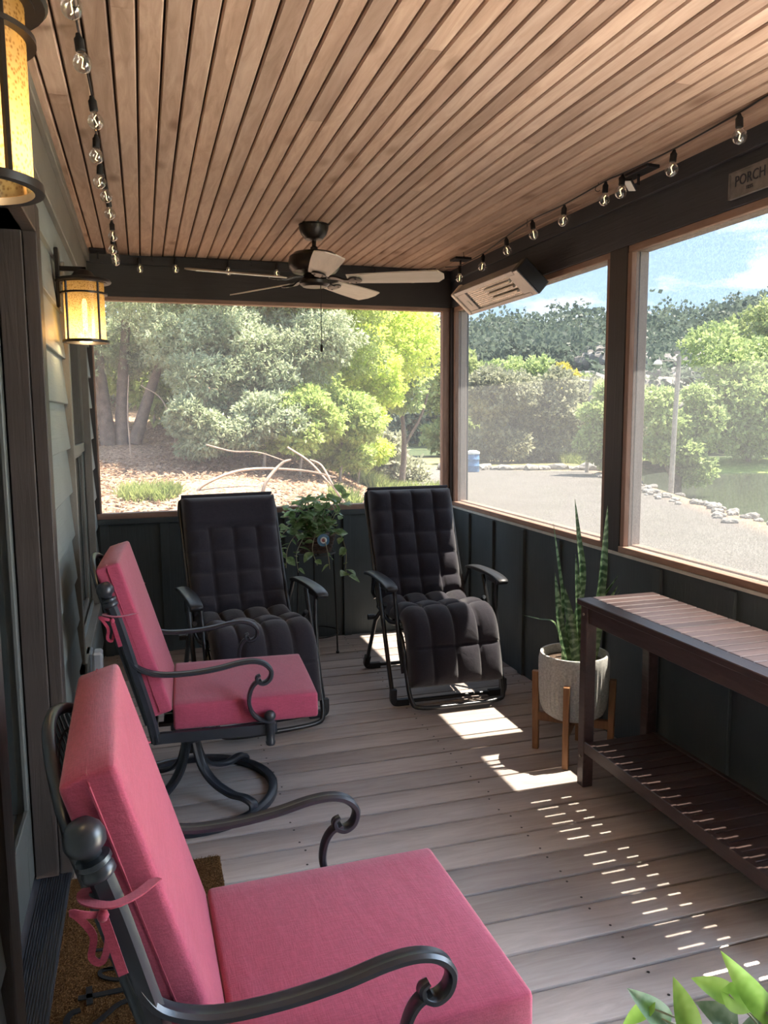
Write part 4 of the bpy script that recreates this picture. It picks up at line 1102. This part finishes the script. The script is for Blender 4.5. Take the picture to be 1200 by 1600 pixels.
for a in (50, 140): 
    MB().box(-.160, .160, -.012, .012, .140, .180, Matrix.Rotation(R(a), 4, 'Z') @ Matrix.Translation((0, 0, 0 if a == 50 else -.0005))).build('cross_bar', M['stand_wood'], ps, None, .002)
pot = empty('ribbed_pot', (PX, PY, .182)); tag(pot, 'speckled white ribbed planter pot on the wooden stand', 'pot')
def ribbed(prof, n=84, k=.0042):
    b = MB(); 
    for r_, z_ in prof:
        for j in range(n):
            a = 2 * PI * j / n; q = r_ + (k if (j % 2) and .02 < z_ < .27 and r_ > .1 else 0); b.v.append((q * math.cos(a), q * math.sin(a), z_))
    for i in range(len(prof) - 1):
        for j in range(n): b.f.append((i * n + j, i * n + (j + 1) % n, (i + 1) * n + (j + 1) % n, (i + 1) * n + j))
    b.f.append(tuple(range(n))[::-1]); return b
rb_ = ribbed([(.06, 0), (.105, .004), (.130, .025), (.144, .06), (.150, .12), (.152, .20), (.152, .262), (.152, .285), (.149, .294), (.140, .294), (.137, .285), (.136, .25)])
rb_.build('pot_body', M['pot_white'], pot, 35)
MB().lathe([(.135, .255), (.09, .262), (.01, .258)], 28, cap=False).build('soil', M['soil'], pot, 60)
sn = empty('snake_plant', (PX, PY, .43)); tag(sn, 'snake plant with tall upright pointed leaves in the white pot', 'plant')
def snake_leaf(base, tip, w, bend=(0, 0, 0), face=0.0):
    p0, p2 = Vector(base), Vector(tip); mid = (p0 + p2) / 2 + Vector(bend)
    pth = cr([p0, p0.lerp(mid, .5), mid, mid.lerp(p2, .5), p2], 5); n = len(pth)
    b = MB(); sdv = Vector((math.cos(face), math.sin(face), 0))
    rows = []
    for i, p in enumerate(pth):
        t = i / (n - 1); ww = w * (.55 + .45 * math.sin(PI * min(1, t * 1.25 + .1) * .55)) * (1 - t ** 3.2) + .0006
        tg = (pth[min(i + 1, n - 1)] - pth[max(i - 1, 0)]).normalized(); nr = sdv.cross(tg).normalized()
        r_ = []
        for a, dpt in ((-1, .30), (-.5, .08), (0, 0), (.5, .08), (1, .30)): r_.append(p + sdv * ww * a + nr * ww * dpt)
        for a, dpt in ((.5, -.02), (0, -.10), (-.5, -.02)): r_.append(p + sdv * ww * a + nr * ww * dpt)
        rows.append(r_)
    V = [q for r_ in rows for q in r_]; k = 8
    F = [(i * k + j, i * k + (j + 1) % k, (i + 1) * k + (j + 1) % k, (i + 1) * k + j) for i in range(n - 1) for j in range(k)]
    b.add(V, F); b.build('leaf', M['snake'], sn, 60)
snake_leaf((-.01, .01, 0), (-.015, .0, .735), .022, (-.0, 0, .0) if False else (.045, .0, .02), .2)
snake_leaf((.07, -.01, 0), (.150, .0, .70), .026, (.015, 0, 0), .1)
snake_leaf((-.06, 0, 0), (-.118, .0, .635), .015, (.02, 0, 0), .5)
snake_leaf((-.05, -.05, 0), (-.122, -.03, .42), .020, (-.015, 0, 0), .1)
snake_leaf((-.03, -.07, 0), (-.085, -.05, .36), .024, (.004, 0, 0), -.2)
snake_leaf((-.005, -.06, 0), (-.035, -.05, .50), .020, (.004, 0, 0), .1)
snake_leaf((0, -.09, 0), (-.02, -.08, .30), .024, (.015, 0, .02), .3)
snake_leaf((-.06, -.04, 0), (-.275, -.03, .245), .011, (.045, 0, .075), .9)
snake_leaf((.04, .03, 0), (.235, .03, .375), .021, (-.03, 0, .04), .4)
snake_leaf((.06, -.03, 0), (.20, -.02, .34), .024, (-.03, 0, .03), .2)
snake_leaf((.05, -.06, 0), (.14, -.05, .26), .028, (-.02, 0, .02), .0)
snake_leaf((-.02, .06, 0), (.06, .05, .33), .020, (0, 0, 0), .5)
snake_leaf((.09, .02, 0), (.26, .05, .30), .018, (-.02, 0, .04), .7)
snake_leaf((-.07, -.02, 0), (-.05, -.02, .22), .022, (0, 0, 0), .3)

M['ivy'] = leaf_mat('glossy_houseplant_leaf', (.14, .23, .09), (.29, .43, .19), (.48, .62, .36), sc=9, gloss=.25)
M['stem'] = plain('pale_stem', (.36, .34, .22), .7)
M['wire'] = plain('black_wire', (.012, .012, .013), .45)
M['basket'] = plain('dark_wicker', (.07, .04, .028), .8, var=.4, scale=60, bump=.6)
SX, SY = 1.035, 4.955
ws = empty('wire_plant_stand', (SX, SY, 0)); tag(ws, 'tall thin black wire plant stand between the recliners', 'plant stand')
for a in (-38, 82, 202):
    x_, y_ = math.cos(R(a)), math.sin(R(a))
    MB().tube([(.150 * x_, .150 * y_, 0), (.143 * x_, .143 * y_, .30), (.128 * x_, .128 * y_, .655)], .006, 7).build('leg', M['wire'], ws)
    MB().lathe([(.011, 0), (.011, .012), (.006, .016)], 10, (.150 * x_, .150 * y_, 0)).build('foot', M['wire'], ws)
for z_, r_ in ((.125, .146), (.655, .128)):
    MB().tube([(r_ * math.cos(2 * PI * i / 32), r_ * math.sin(2 * PI * i / 32), z_) for i in range(32)], .0045, 6, True).build('ring', M['wire'], ws)
MB().tube([(-.128, 0, .655), (.128, 0, .655)], .004, 6).tube([(0, -.128, .655), (0, .128, .655)], .004, 6).build('cross_wire', M['wire'], ws)
bk = empty('wicker_basket', (SX, SY, .662)); tag(bk, 'dark wicker basket pot on the wire stand', 'basket')
wv = MB()
for i in range(9):
    r_ = .098 + .0035 * i; z_ = .006 + .0125 * i
    wv.tube([((r_ + .0035 * math.sin(12 * 2 * PI * j / 64 + (i % 2) * PI)) * math.cos(2 * PI * j / 64), (r_ + .0035 * math.sin(12 * 2 * PI * j / 64 + (i % 2) * PI)) * math.sin(2 * PI * j / 64), z_) for j in range(64)], .0066, 6, True)
wv.lathe([(.02, 0), (.094, .002), (.120, .105), (.110, .105), (.02, .095)], 24)
wv.build('weave', M['basket'], bk)
MB().tube(cr([(-.125, 0, .10), (-.135, 0, .19), (-.08, -.01, .265), (.02, 0, .285), (.10, .01, .25), (.135, 0, .17), (.125, 0, .10)], 6), .006, 7).build('handle', M['wire'], bk)
ey = empty('eye_ornament', (SX + .025, SY - .135, .755)); tag(ey, 'round blue eye ornament on the front of the basket', 'ornament')
Mx = Matrix.Rotation(PI / 2, 4, 'X')
for nm, r_, d_, c_ in (('disc', .040, .0, (.02, .13, .25)), ('white_ring', .021, .0035, (.75, .78, .78)), ('pupil', .012, .0055, (.30, .06, .05))):
    MB().lathe([(r_ * .2, d_ + .008), (r_, d_ + .006), (r_, d_), (r_ * .2, d_ - .001)][::-1], 24, M=Mx).build(nm, plain('eye_' + nm, c_, .3), ey, 50)
def leaf_mesh(name, L, W, fold=.25, curl=.2, mat='ivy', heart=0.0, nseg=7):
    """blade lying along +X, normal +Z"""
    b = MB(); V = []
    for i in range(nseg + 1):
        t = i / nseg
        w_ = W * (math.sin(PI * t ** (.78 if not heart else .55)) ** .9) + .0004
        for a in (-1, -.5, 0, .5, 1):
            x = L * t - heart * L * .16 * abs(a) ** 1.5 * (1 - t) ** 3 * 2; V.append((x, w_ * a, fold * w_ * abs(a) ** 1.3 - curl * L * t * t * .5))
    F = [(i * 5 + j, i * 5 + 5 + j, i * 5 + 6 + j, i * 5 + 1 + j) for i in range(nseg) for j in range(4)]
    b.add(V, F); return b.mesh(name, M[mat], 180)
def orient(o, base, d, nrm=(0, 0, 1), s=1.0):
    d = Vector(d).normalized(); n = Vector(nrm); y = n.cross(d)
    if y.length < 1e-4: y = Vector((0, 1, 0)).cross(d)
    y.normalize(); n = d.cross(y)
    m_ = Matrix(((d.x, y.x, n.x, base[0]), (d.y, y.y, n.y, base[1]), (d.z, y.z, n.z, base[2]), (0, 0, 0, 1)))
    o.matrix_local = m_ @ Matrix.Scale(s, 4)
tp = empty('trailing_plant', (SX, SY, .76)); tag(tp, 'bushy trailing green houseplant spilling over the wicker basket', 'plant')
lm = [leaf_mesh('leaf', .060, .021, .3, .3), leaf_mesh('leaf', .070, .027, .25, .5), leaf_mesh('leaf', .048, .017, .2, .1)]
rp = random.Random(31)
def vine(pts, r_=.0026, nl=10, out=.9):
    pp = cr(pts, 6); MB().tube(pp, r_, 5).build('stem', M['stem'], tp, 60)
    for k in range(nl):
        i = int((k + .7) / nl * (len(pp) - 1)); p = pp[i]; tg = (pp[min(i + 1, len(pp) - 1)] - pp[max(0, i - 1)]).normalized()
        a = rp.uniform(0, 2 * PI); d = tg * .5 + Vector((math.cos(a), math.sin(a), rp.uniform(-.2, .8))) * out
        o = obj('leaf', rp.choice(lm), tp); orient(o, p, d, (rp.uniform(-.5, .5), rp.uniform(-.9, .2), 1), rp.uniform(.8, 1.3))
for (a, r_, h) in [(rp.uniform(0, 2 * PI), rp.uniform(.06, .24), rp.uniform(.05, .24)) for _ in range(34)]:
    vine([(0.03 * math.cos(a), .03 * math.sin(a), -.01), (r_ * .5 * math.cos(a), r_ * .5 * math.sin(a), h), (r_ * math.cos(a), r_ * math.sin(a) * .8, h * rp.uniform(.6, 1.0))], nl=9)
vine([(.05, -.03, 0), (.13, -.06, .16), (.17, -.05, .26), (.175, -.05, .30)], nl=9)
vine([(.06, -.08, 0), (.13, -.12, .03), (.17, -.14, -.08), (.165, -.15, -.20), (.19, -.15, -.25)], nl=10)
vine([(-.06, -.08, 0), (-.14, -.11, .03), (-.20, -.12, -.05), (-.215, -.13, -.17)], nl=11)
vine([(-.08, -.03, 0), (-.17, -.06, .07), (-.24, -.08, .0), (-.235, -.09, -.12)], nl=11)
vine([(-.08, -.08, 0), (-.10, -.14, .02), (-.15, -.15, -.08), (-.14, -.15, -.2)], nl=10)
vine([(-.02, -.10, 0), (-.03, -.15, .03), (-.05, -.155, -.06), (-.02, -.155, -.16)], nl=5)
vine([(.02, -.10, 0), (.03, -.15, .0), (.05, -.155, -.10), (.06, -.155, -.19)], nl=4)
vine([(-.05, .02, 0), (-.14, .0, .12), (-.21, -.02, .14)], nl=9)
vine([(.05, .02, 0), (.13, .0, .15), (.18, -.02, .12)], nl=9)

# foreground heart-leaf plant on a stool at the lower right corner
M['heart'] = leaf_mat('heart_leaf', (.20, .38, .06), (.36, .60, .12), (.52, .76, .22), sc=14, gloss=.3)
M['heart_dark'] = leaf_mat('heart_leaf_dark', (.07, .13, .07), (.14, .22, .13), (.26, .34, .24), sc=22, gloss=.3)
M['heart_vein'] = leaf_mat('heart_leaf_variegated', (.14, .28, .14), (.28, .46, .26), (.52, .68, .50), sc=26, gloss=.3)
FX, FY = .985, .90
stl = empty('plant_stool', (FX, FY, 0)); tag(stl, 'small round wooden stool under the heart-leaf plant, lower right corner', 'stool')
MB().lathe([(.13, .215), (.14, .22), (.14, .235), (.13, .24)], 28).build('seat', M['stand_wood'], stl, 50)
for a in (30, 150, 270):
    MB().tube([(.10 * math.cos(R(a)), .10 * math.sin(R(a)), .217), (.12 * math.cos(R(a)), .12 * math.sin(R(a)), 0)], [.014, .010], 10).build('leg', M['stand_wood'], stl)
fp = empty('cream_pot', (FX, FY, .24)); tag(fp, 'cream plant pot on the stool in the lower right corner', 'pot')
M['cream'] = plain('cream_glaze', (.62, .55, .42), .4)
MB().lathe([(.065, 0), (.075, .004), (.095, .12), (.10, .165), (.103, .175), (.096, .178), (.092, .165)], 28, cap=False).build('pot_body', M['cream'], fp, 40)
MB().lathe([(.093, .150), (.05, .156), (.01, .155)], 20, cap=False).build('soil', M['soil'], fp, 60)
hp = empty('heart_leaf_plant', (FX, FY, .39)); tag(hp, 'bright green heart-leaf plant in the lower right corner foreground', 'plant')
def hleaf(tip, base, w, mat, nrm, fold=.2):
    t_, b_ = Vector(tip), Vector(base); L = (t_ - b_).length
    me = leaf_mesh('leaf', L, w, fold, .15, mat, .8, 10)
    o = obj('leaf', me, hp); orient(o, b_ - Vector((FX, FY, .39)), t_ - b_, nrm)
    root = Vector((random.uniform(-.03, .03), random.uniform(-.03, .03), 0)); e_ = b_ - Vector((FX, FY, .39))
    MB().tube(cr([root, root.lerp(e_, .55) + Vector((0, 0, .03)), e_], 5), .0017, 5).build('stem', M['stem'], hp, 60)
hleaf((.701, .989, .625), (.752, .973, .574), .019, 'heart_vein', (-.2, -.9, .6), .5)
hleaf((.692, .992, .562), (.732, .981, .594), .012, 'heart', (-.3, -.6, .8))
hleaf((.771, .968, .642), (.793, .955, .558), .0215, 'heart', (-.15, -1, .5), .15)
hleaf((.802, .953, .606), (.856, .940, .566), .021, 'heart_dark', (-.2, -.8, .8), .3)
hleaf((.799, .962, .641), (.854, .948, .612), .0175, 'heart', (-.3, -.8, .7), .3)
hleaf((.905, .930, .590), (.850, .940, .618), .022, 'heart', (-.3, -.9, .5), .25)
hleaf((.837, .942, .687), (.908, .922, .588), .020, 'heart', (-.5, -.9, .25), .25)
hleaf((.935, .915, .66), (.925, .920, .575), .022, 'heart_dark', (-.3, -.9, .3), .2)
hleaf((.870, .930, .568), (.912, .924, .562), .016, 'heart_dark', (-.2, -.6, .9))
hleaf((.99, .90, .66), (.96, .91, .58), .022, 'heart', (-.3, -.7, .6))
hleaf((1.06, .95, .60), (1.02, .93, .55), .022, 'heart', (.1, -.5, .9))
hleaf((1.05, .83, .61), (1.01, .86, .56), .022, 'heart_dark', (.1, -.5, .9))
hleaf((.92, .82, .55), (.95, .86, .53), .020, 'heart', (-.2, -.5, .9))

# ---------------------------------------------------------------- ceiling fan
M['bronze'] = plain('oiled_bronze', (.022, .017, .014), .35, .4, spec=.5)
M['blade'] = wood('pale_fan_blade', (.50, .44, .36), (.60, .54, .45), (.68, .62, .53), 'X', .5, knots=False, tint=.02)
fan = empty('ceiling_fan', (.895, 4.182, ZC)); tag(fan, 'five-blade ceiling fan with pale blades and dark motor', 'ceiling fan')
MB().lathe([(.02, -.085), (.045, -.078), (.066, -.055), (.076, -.028), (.078, -.012), (.074, -.011), (.079, -.009), (.080, -.001), (.02, .0)], 32).build('canopy', M['bronze'], fan, 30)
MB().lathe([(.0115, -.135), (.0115, -.08)], 14).lathe([(.012, -.142), (.020, -.14), (.020, -.118), (.012, -.112)], 14).build('downrod', M['bronze'], fan, 40)
mh = MB().lathe([(.05, -.252), (.115, -.245), (.132, -.225), (.136, -.195), (.130, -.168), (.105, -.148), (.055, -.142), (.02, -.14)], 40).build('motor_housing', M['bronze'], fan, 35)
MB().lathe([(.02, -.322), (.062, -.320), (.078, -.306), (.080, -.290), (.066, -.280), (.062, -.262), (.05, -.250)], 32).build('switch_cup', M['bronze'], fan, 35)
MB().box(-.024, .024, -.1372, -.1355, -.205, -.192).build('badge', plain('badge', (.45, .42, .38), .3, .8), mh, None)
out = []
for i in range(17):
    t = i / 16; x = .175 + .505 * t; out.append((x, (.052 + .020 * math.sin(PI * min(1, t * 1.1) * .5)) * (1 if t < .93 else math.sqrt(max(0, 1 - ((t - .93) / .075) ** 2)))))
bl_ = MB(); V = [(x, w_, .003) for x, w_ in out] + [(x, -w_, .003) for x, w_ in out[::-1]]
nb = len(V); V += [(x, y, -.003) for x, y, z in V]
bl_.add(V, [tuple(range(nb)), tuple(range(2 * nb - 1, nb - 1, -1))] + [(i, i + nb, (i + 1) % nb + nb, (i + 1) % nb) for i in range(nb)])
blade_me = bl_.mesh('blade', M['blade'], None)
ir = MB().sweep(cr([(.07, 0, .012), (.12, 0, .004), (.16, 0, -.010), (.20, 0, -.011)], 4), [(-.016, -.004), (.016, -.004), (.016, .004), (-.016, .004)], up=(0, 0, 1))
ir.lathe([(.012, -.016), (.036, -.013), (.038, -.008), (.034, -.004)], 20, (.215, 0, 0))
for yy in (-.02, .02): ir.lathe([(.005, -.0175), (.005, -.012)], 8, (.22, yy, 0))
iron_me = ir.mesh('blade_iron', M['bronze'], 40)
for k in range(5):
    a = R(-24 + 72 * k)
    o = obj('blade', blade_me, fan); o.matrix_local = Matrix.Translation((0, 0, -.282)) @ Matrix.Rotation(a, 4, 'Z') @ Matrix.Rotation(R(-13), 4, 'X')
    obj('blade_iron', iron_me, o)
pc = MB().tube([(.02, -.055, -.31), (.02, -.055, -.63)], .0022, 6).build('pull_chain', M['bronze'], fan)
MB().lathe([(.003, -.66), (.008, -.655), (.008, -.63), (.004, -.622)], 12, (.02, -.055, 0)).build('fob', M['bronze'], pc)

# ---------------------------------------------------------------- wall lanterns
def seeded():
    t = NT('seeded_amber_glass'); v = t.coord(); nz = t.n('ShaderNodeTexVoronoi', {'Vector': v, 'Scale': 170.0}).outputs['Distance']
    c_ = t.ramp(nz, [(.1, (.38, .21, .06)), (.5, (.85, .58, .25))])
    tr = t.n('ShaderNodeBsdfTransparent', {'Color': c_}); tl = t.n('ShaderNodeBsdfTranslucent', {'Color': c_}); gl = t.n('ShaderNodeBsdfGlossy', {'Color': (1, 1, 1, 1), 'Roughness': .12})
    a = t.n('ShaderNodeMixShader', {0: .45, 1: tr.outputs[0], 2: tl.outputs[0]}); b_ = t.n('ShaderNodeMixShader', {0: .07, 1: a.outputs[0], 2: gl.outputs[0]})
    t.l(b_.outputs[0], t.out.inputs[0]); return t.m
M['seeded'] = seeded()
def emis(name, c_, s):
    t = NT(name); e_ = t.n('ShaderNodeEmission', {'Color': tuple(c_) + (1,), 'Strength': s}); t.l(e_.outputs[0], t.out.inputs[0]); return t.m
M['bulb_hot'] = emis('lit_filament_bulb', (1, .74, .40), .6)
LAMP_W = .28
def make_lantern(label, y):
    root = empty('wall_lantern', (-.296, y, 2.02)); tag(root, label, 'lantern', 'wall lanterns beside the door')
    o = .098; zt, zb = .035, -.192
    MB().box(0, .014, -.03, .03, -.07, .155).build('wall_plate', M['bronze'], root, None, .003)
    MB().box(.012, o + .012, -.009, .009, .072, .090).box(o - .006, o + .012, -.009, .009, .055, .09).build('arm', M['bronze'], root, None, .002)
    MB().lathe([(.02, .03), (.100, .030), (.104, .035), (.100, .042), (.074, .046), (.044, .056), (.030, .074), (.012, .080)], 36, (o, 0, 0)).build('roof_cap', M['bronze'], root, 35)
    cg = MB()
    for z_ in (zb, -.012, zt - .004): cg.sweep([(o + .0815 * math.cos(2 * PI * i / 40), .0815 * math.sin(2 * PI * i / 40), z_) for i in range(40)], [(-.006, -.007 if z_ == zb else -.0035), (.006, -.007 if z_ == zb else -.0035), (.006, .0035), (-.006, .0035)], True)
    for k in range(4):
        a = R(-48 + 90 * k); x_, y_ = .0815 * math.cos(a), .0815 * math.sin(a); cg.tube([(o + x_, y_, zb), (o + x_, y_, zt)], .0048, 6)
    cg.build('cage', M['bronze'], root, 40)
    MB().lathe([(.075, zb + .003), (.075, zt)], 40, (o, 0, 0), cap=False).build('glass', M['seeded'], root, 180)
    MB().lathe([(.016, -.03), (.016, .03)], 12, (o, 0, 0)).build('socket', M['bronze'], root, 40)
    MB().lathe([(.003, -.155), (.009, -.150), (.010, -.05), (.006, -.03)], 12, (o, 0, 0)).build('bulb', M['bulb_hot'], root, 60)
    ld = bpy.data.lights.new('lantern_light', 'POINT'); ld.energy = LAMP_W; ld.color = (1, .72, .38); ld.shadow_soft_size = .03
    lo = bpy.data.objects.new('lantern_light', ld); COL.objects.link(lo); lo.parent = root; lo.location = (o, 0, -.165)
make_lantern('lit bronze lantern with amber glass near the window, far side of the door', 3.35)
make_lantern('lit bronze lantern cropped at the top left corner, near side of the door', 1.16)

# ---------------------------------------------------------------- string lights
def clear_glass():
    t = NT('clear_bulb_glass'); tr = t.n('ShaderNodeBsdfTransparent', {'Color': (.93, .93, .92, 1)}); gl = t.n('ShaderNodeBsdfGlossy', {'Color': (1, 1, 1, 1), 'Roughness': .03})
    lw = t.n('ShaderNodeLayerWeight', {'Blend': .35}); f = t.ramp(lw.outputs['Facing'], [(.0, (.06, .06, .06)), (1.0, (.75, .75, .75))])
    mx = t.n('ShaderNodeMixShader', {0: f, 1: tr.outputs[0], 2: gl.outputs[0]}); t.l(mx.outputs[0], t.out.inputs[0]); return t.m
M['bulb_glass'] = clear_glass(); M['filament'] = emis('warm_filament', (1, .70, .30), .35); M['cord'] = plain('black_cord', (.012, .012, .013), .6)
sock_me = MB().lathe([(.0105, -.036), (.0125, -.034), (.0125, -.006), (.008, .0), (.006, .008), (.002, .010)], 12).mesh('socket', M['cord'], 40)
gp_ = [(.009, -.036)] + [(.0235 * math.sin(t), -.062 - .0235 * math.cos(t)) for t in [PI * k / 10 for k in range(9, 0, -1)]][::1]
gp_ = [(.009, -.036), (.012, -.040)] + [(.0245 * math.sin(PI * k / 12), -.064 + .0245 * math.cos(PI * k / 12)) for k in range(2, 12)] + [(.001, -.0885)]
glass_me = MB().lathe(gp_, 20, cap=False).mesh('bulb', M['bulb_glass'], 180)
fil_me = MB().tube([(-.005, 0, -.046), (.003, .002, -.054), (.0, 0, -.064), (-.003, -.002, -.074), (.004, 0, -.079)], .0013, 5).mesh('filament', M['filament'], 60)
hook_me = MB().tube(cr([(0, 0, .045), (0, 0, .03), (.010, 0, .022), (.011, 0, .010), (.0, 0, .004), (-.008, 0, .010)], 4), .0016, 5).mesh('hook', M['cord'], 60)
def string(label, cord_pts, bulbs, hooks=()):
    root = empty('string_light', (0, 0, 0)); tag(root, label, 'string light', 'string lights round the porch ceiling')
    MB().tube(cr(cord_pts, 6), .0032, 6).build('cord', M['cord'], root, 60)
    for p in bulbs:
        s_ = obj('socket', sock_me, root, p, (random.uniform(-.12, .12), random.uniform(-.12, .12), random.uniform(0, 6)))
        bo = obj('bulb', glass_me, s_); obj('filament', fil_me, s_)
    for p in hooks: obj('hook', hook_me, root, p, (0, 0, random.uniform(0, 3)))
    return root
bys = [1.25, 1.60, 1.966, 2.265, 2.672, 3.018, 3.33, 3.533, 3.816, 4.279, 4.611, 4.841, 4.95]
bl_l = [(-.11 + random.uniform(-.006, .006), y, 2.49) for y in bys]
string('globe string light along the ceiling above the house wall', [(-.11, .6, 2.50)] + [(p[0], p[1], p[2] + .012 + (.008 if i % 2 else 0)) for i, p in enumerate(bl_l)] + [(-.10, 5.12, 2.497)], bl_l, [(-.11, y, ZC - .045) for y in (1.4, 2.1, 2.85, 3.6, 4.4)])
bx_ = [.02, .238, .56, .868, 1.20, 1.52, 1.80]
bl_b = [(x, 5.20, 2.505 if i else 2.495) for i, x in enumerate(bx_)]
string('globe string light along the back beam behind the ceiling fan', [(-.09, 5.14, 2.50)] + [(p[0], 5.20, p[2] + .010) for p in bl_b] + [(1.92, 5.10, 2.505)], bl_b, [(x, 5.2, ZC - .045) for x in (.1, .7, 1.36)])
rr = [(2.28, 2.525 - .01), (2.616, 2.505), (2.946, 2.51), (3.07, 2.515), (3.416, 2.505), (3.734, 2.51), (4.035, 2.49), (4.34, 2.46), (4.70, 2.455)]
bl_r = [(1.925, y, z - .012) for y, z in [(1.7, 2.50)] + rr]
string('globe string light along the beam over the side screens', [(1.92, 1.0, 2.50), (1.90, 2.0, 2.512)] + [(p[0], p[1], p[2] + .012) for p in bl_r[1:]] + [(1.93, 4.95, 2.49)], bl_r, [(1.92, y, ZC - .045) for y in (2.04, 3.12, 3.78, 4.62)])

# ---------------------------------------------------------------- heater
M['alu'] = plain('brushed_aluminium', (.36, .36, .36), .38, .6, var=.08)
M['cap_sunlit'] = plain('sunlit_end_cap', (.68, .64, .56), .4, .1)  # sunlit brightness of the far cap put into its pale colour
M['reflector'] = plain('heater_reflector', (.42, .41, .38), .22, .9, var=.2, scale=6)
M['elem'] = plain('quartz_tube', (.72, .66, .55), .25, .1)
M['heater_black'] = plain('heater_black', (.016, .017, .020), .4)
ht = empty('patio_heater', (1.965, 4.315, 2.228)); tag(ht, 'long aluminium infrared heater tilted under the side beam', 'heater')
tilt = math.atan2(.117, .13)
Mh = Matrix(((.743, 0, .669, 0), (0, 1, 0, 0), (-.669, 0, .743, 0), (0, 0, 0, 1)))   # local x: top edge to bottom edge, -z: face
def hbx(nm, x0, x1, y0, y1, z0, z1, m, bev=.002, par=ht): return MB().box(x0, x1, y0, y1, z0, z1, Mh).build(nm, M[m], par, None, bev)
hbx('body', -.085, .085, -.40, .42, .006, .075, 'alu', .006)
hbx('face_frame', -.090, -.066, -.41, .40, -.006, .008, 'alu'); hbx('face_frame', .066, .090, -.41, .40, -.006, .008, 'alu')
hbx('face_panel', -.066, .066, .27, .40, -.004, .008, 'alu'); hbx('face_panel', -.066, .066, -.41, -.33, -.004, .008, 'alu')
hbx('reflector', -.066, .066, -.33, .27, .004, .0075, 'reflector', 0)
for i in range(3):
    MB().tube([Mh @ Vector((-.036 + .034 * i, -.31, -.004)), Mh @ Vector((-.036 + .034 * i, .0 + .02, -.004))], .0085, 8).build('quartz_tube', M['elem'], ht)
gr = MB()
for i in range(5): gr.tube([Mh @ Vector((-.05 + .025 * i, -.33, -.007)), Mh @ Vector((-.05 + .025 * i, .27, -.007))], .0016, 5)
gr.build('guard_wires', M['alu'], ht)
hbx('end_cap', -.092, .092, .405, .450, -.010, .080, 'cap_sunlit', .006)
hbx('end_cap', -.092, .092, -.475, -.415, -.006, .080, 'heater_black', .006)
hbx('end_plate', -.086, .086, -.470, -.420, -.010, -.004, 'alu', .001)
hbx('label_plate', -.01, .030, .31, .335, -.006, -.002, 'flash', 0)
br_ = MB()
for yy in (-.34, .30): br_.box(-.012, .127, yy - .015, yy + .015, .055, .080) 
br_.build('mount_bracket', M['heater_black'], ht, None, .002)
# ceiling brackets
def bracket(label, x, y, dx, dy, drop=.0):
    o = empty('ceiling_bracket', (x, y, ZC)); tag(o, label, 'bracket')
    MB().box(-dx, dx, -dy, dy, -.018, -.004).build('plate', M['heater_black'], o, None, .002)
    MB().lathe([(.006, -.06), (.006, -.018)], 8).build('stem', M['heater_black'], o, 40)
    return o
bracket('small black ceiling bracket in the far left corner above the lantern', -.215, 5.12, .045, .055)
bracket('small black ceiling bracket at the far right corner over the heater', 1.975, 4.80, .055, .05)
bk2 = bracket('black ceiling bracket with a white tag over the side beam', 1.99, 2.93, .03, .10)
Mg = Matrix.Translation((-.02, .035, -.05)) @ Matrix.Rotation(R(40), 4, 'Y') @ Matrix.Rotation(R(20), 4, 'Z')
MB().box(-.03, .03, -.028, .012, -.006, .006, Mg).build('lamp_block', M['heater_black'], bk2, None, .003)
MB().box(-.026, .026, -.026, .010, -.0085, -.0065, Mg).build('white_tag', M['white'], bk2, None)

# ---------------------------------------------------------------- sign on the side beam
M['sign'] = plain('weathered_sign_board', (.23, .215, .20), .8, var=.25, scale=26, bump=.3)
M['sign_ink'] = plain('sign_ink', (.045, .05, .065), .8)
sg = empty('porch_sign', (XR - .004, 2.505, 2.303)); tag(sg, 'weathered wooden porch sign hung on the side beam, right edge', 'sign')
MB().box(-.012, 0, -.52, 0, 0, .094).build('board', M['sign'], sg, None, .002)
fb = MB()
for (a0, a1, c0, c1) in ((-.52, 0, 0, .006), (-.52, 0, .088, .094), (-.006, 0, 0, .094), (-.52, -.514, 0, .094)): fb.box(-.015, -.012, a0, a1, c0, c1)
fb.build('rim', M['sign'], sg, None)
def text(body, size, y, z, nm, sx=1.0):
    cu = bpy.data.curves.new(nm, 'FONT'); cu.body = body; cu.size = size; cu.extrude = .0008; cu.resolution_u = 3
    to = bpy.data.objects.new(nm, cu); COL.objects.link(to)
    dg = bpy.context.evaluated_depsgraph_get(); me = bpy.data.meshes.new_from_object(to.evaluated_get(dg))
    bpy.data.objects.remove(to); me.materials.clear(); me.materials.append(M['sign_ink'])
    o = obj(nm, me, sg)
    o.matrix_local = Matrix(((0, 0, -1, -.0132), (-sx, 0, 0, y), (0, 1, 0, z), (0, 0, 0, 1)))
text('PORCH', .052, -.030, .040, 'lettering', .86)
text('1235', .017, -.088, .018, 'small_lettering')

# ---------------------------------------------------------------- outlet box
M['outlet_grey'] = plain('grey_outlet_box', (.20, .22, .23), .5)
t = NT('clear_cover'); t.base((.75, .78, .80), .15, 0, .5); t.b.inputs['Alpha'].default_value = .65; M['clear'] = t.m
ol = empty('outlet_box', (-.297, 3.80, .40)); tag(ol, 'grey outdoor outlet box with clear cover on the house wall', 'outlet')
MB().box(0, .030, -.06, .06, -.09, .06).build('box', M['outlet_grey'], ol, None, .006)
MB().box(.030, .075, -.045, .045, -.05, .055).build('cover', M['clear'], ol, None, .010)
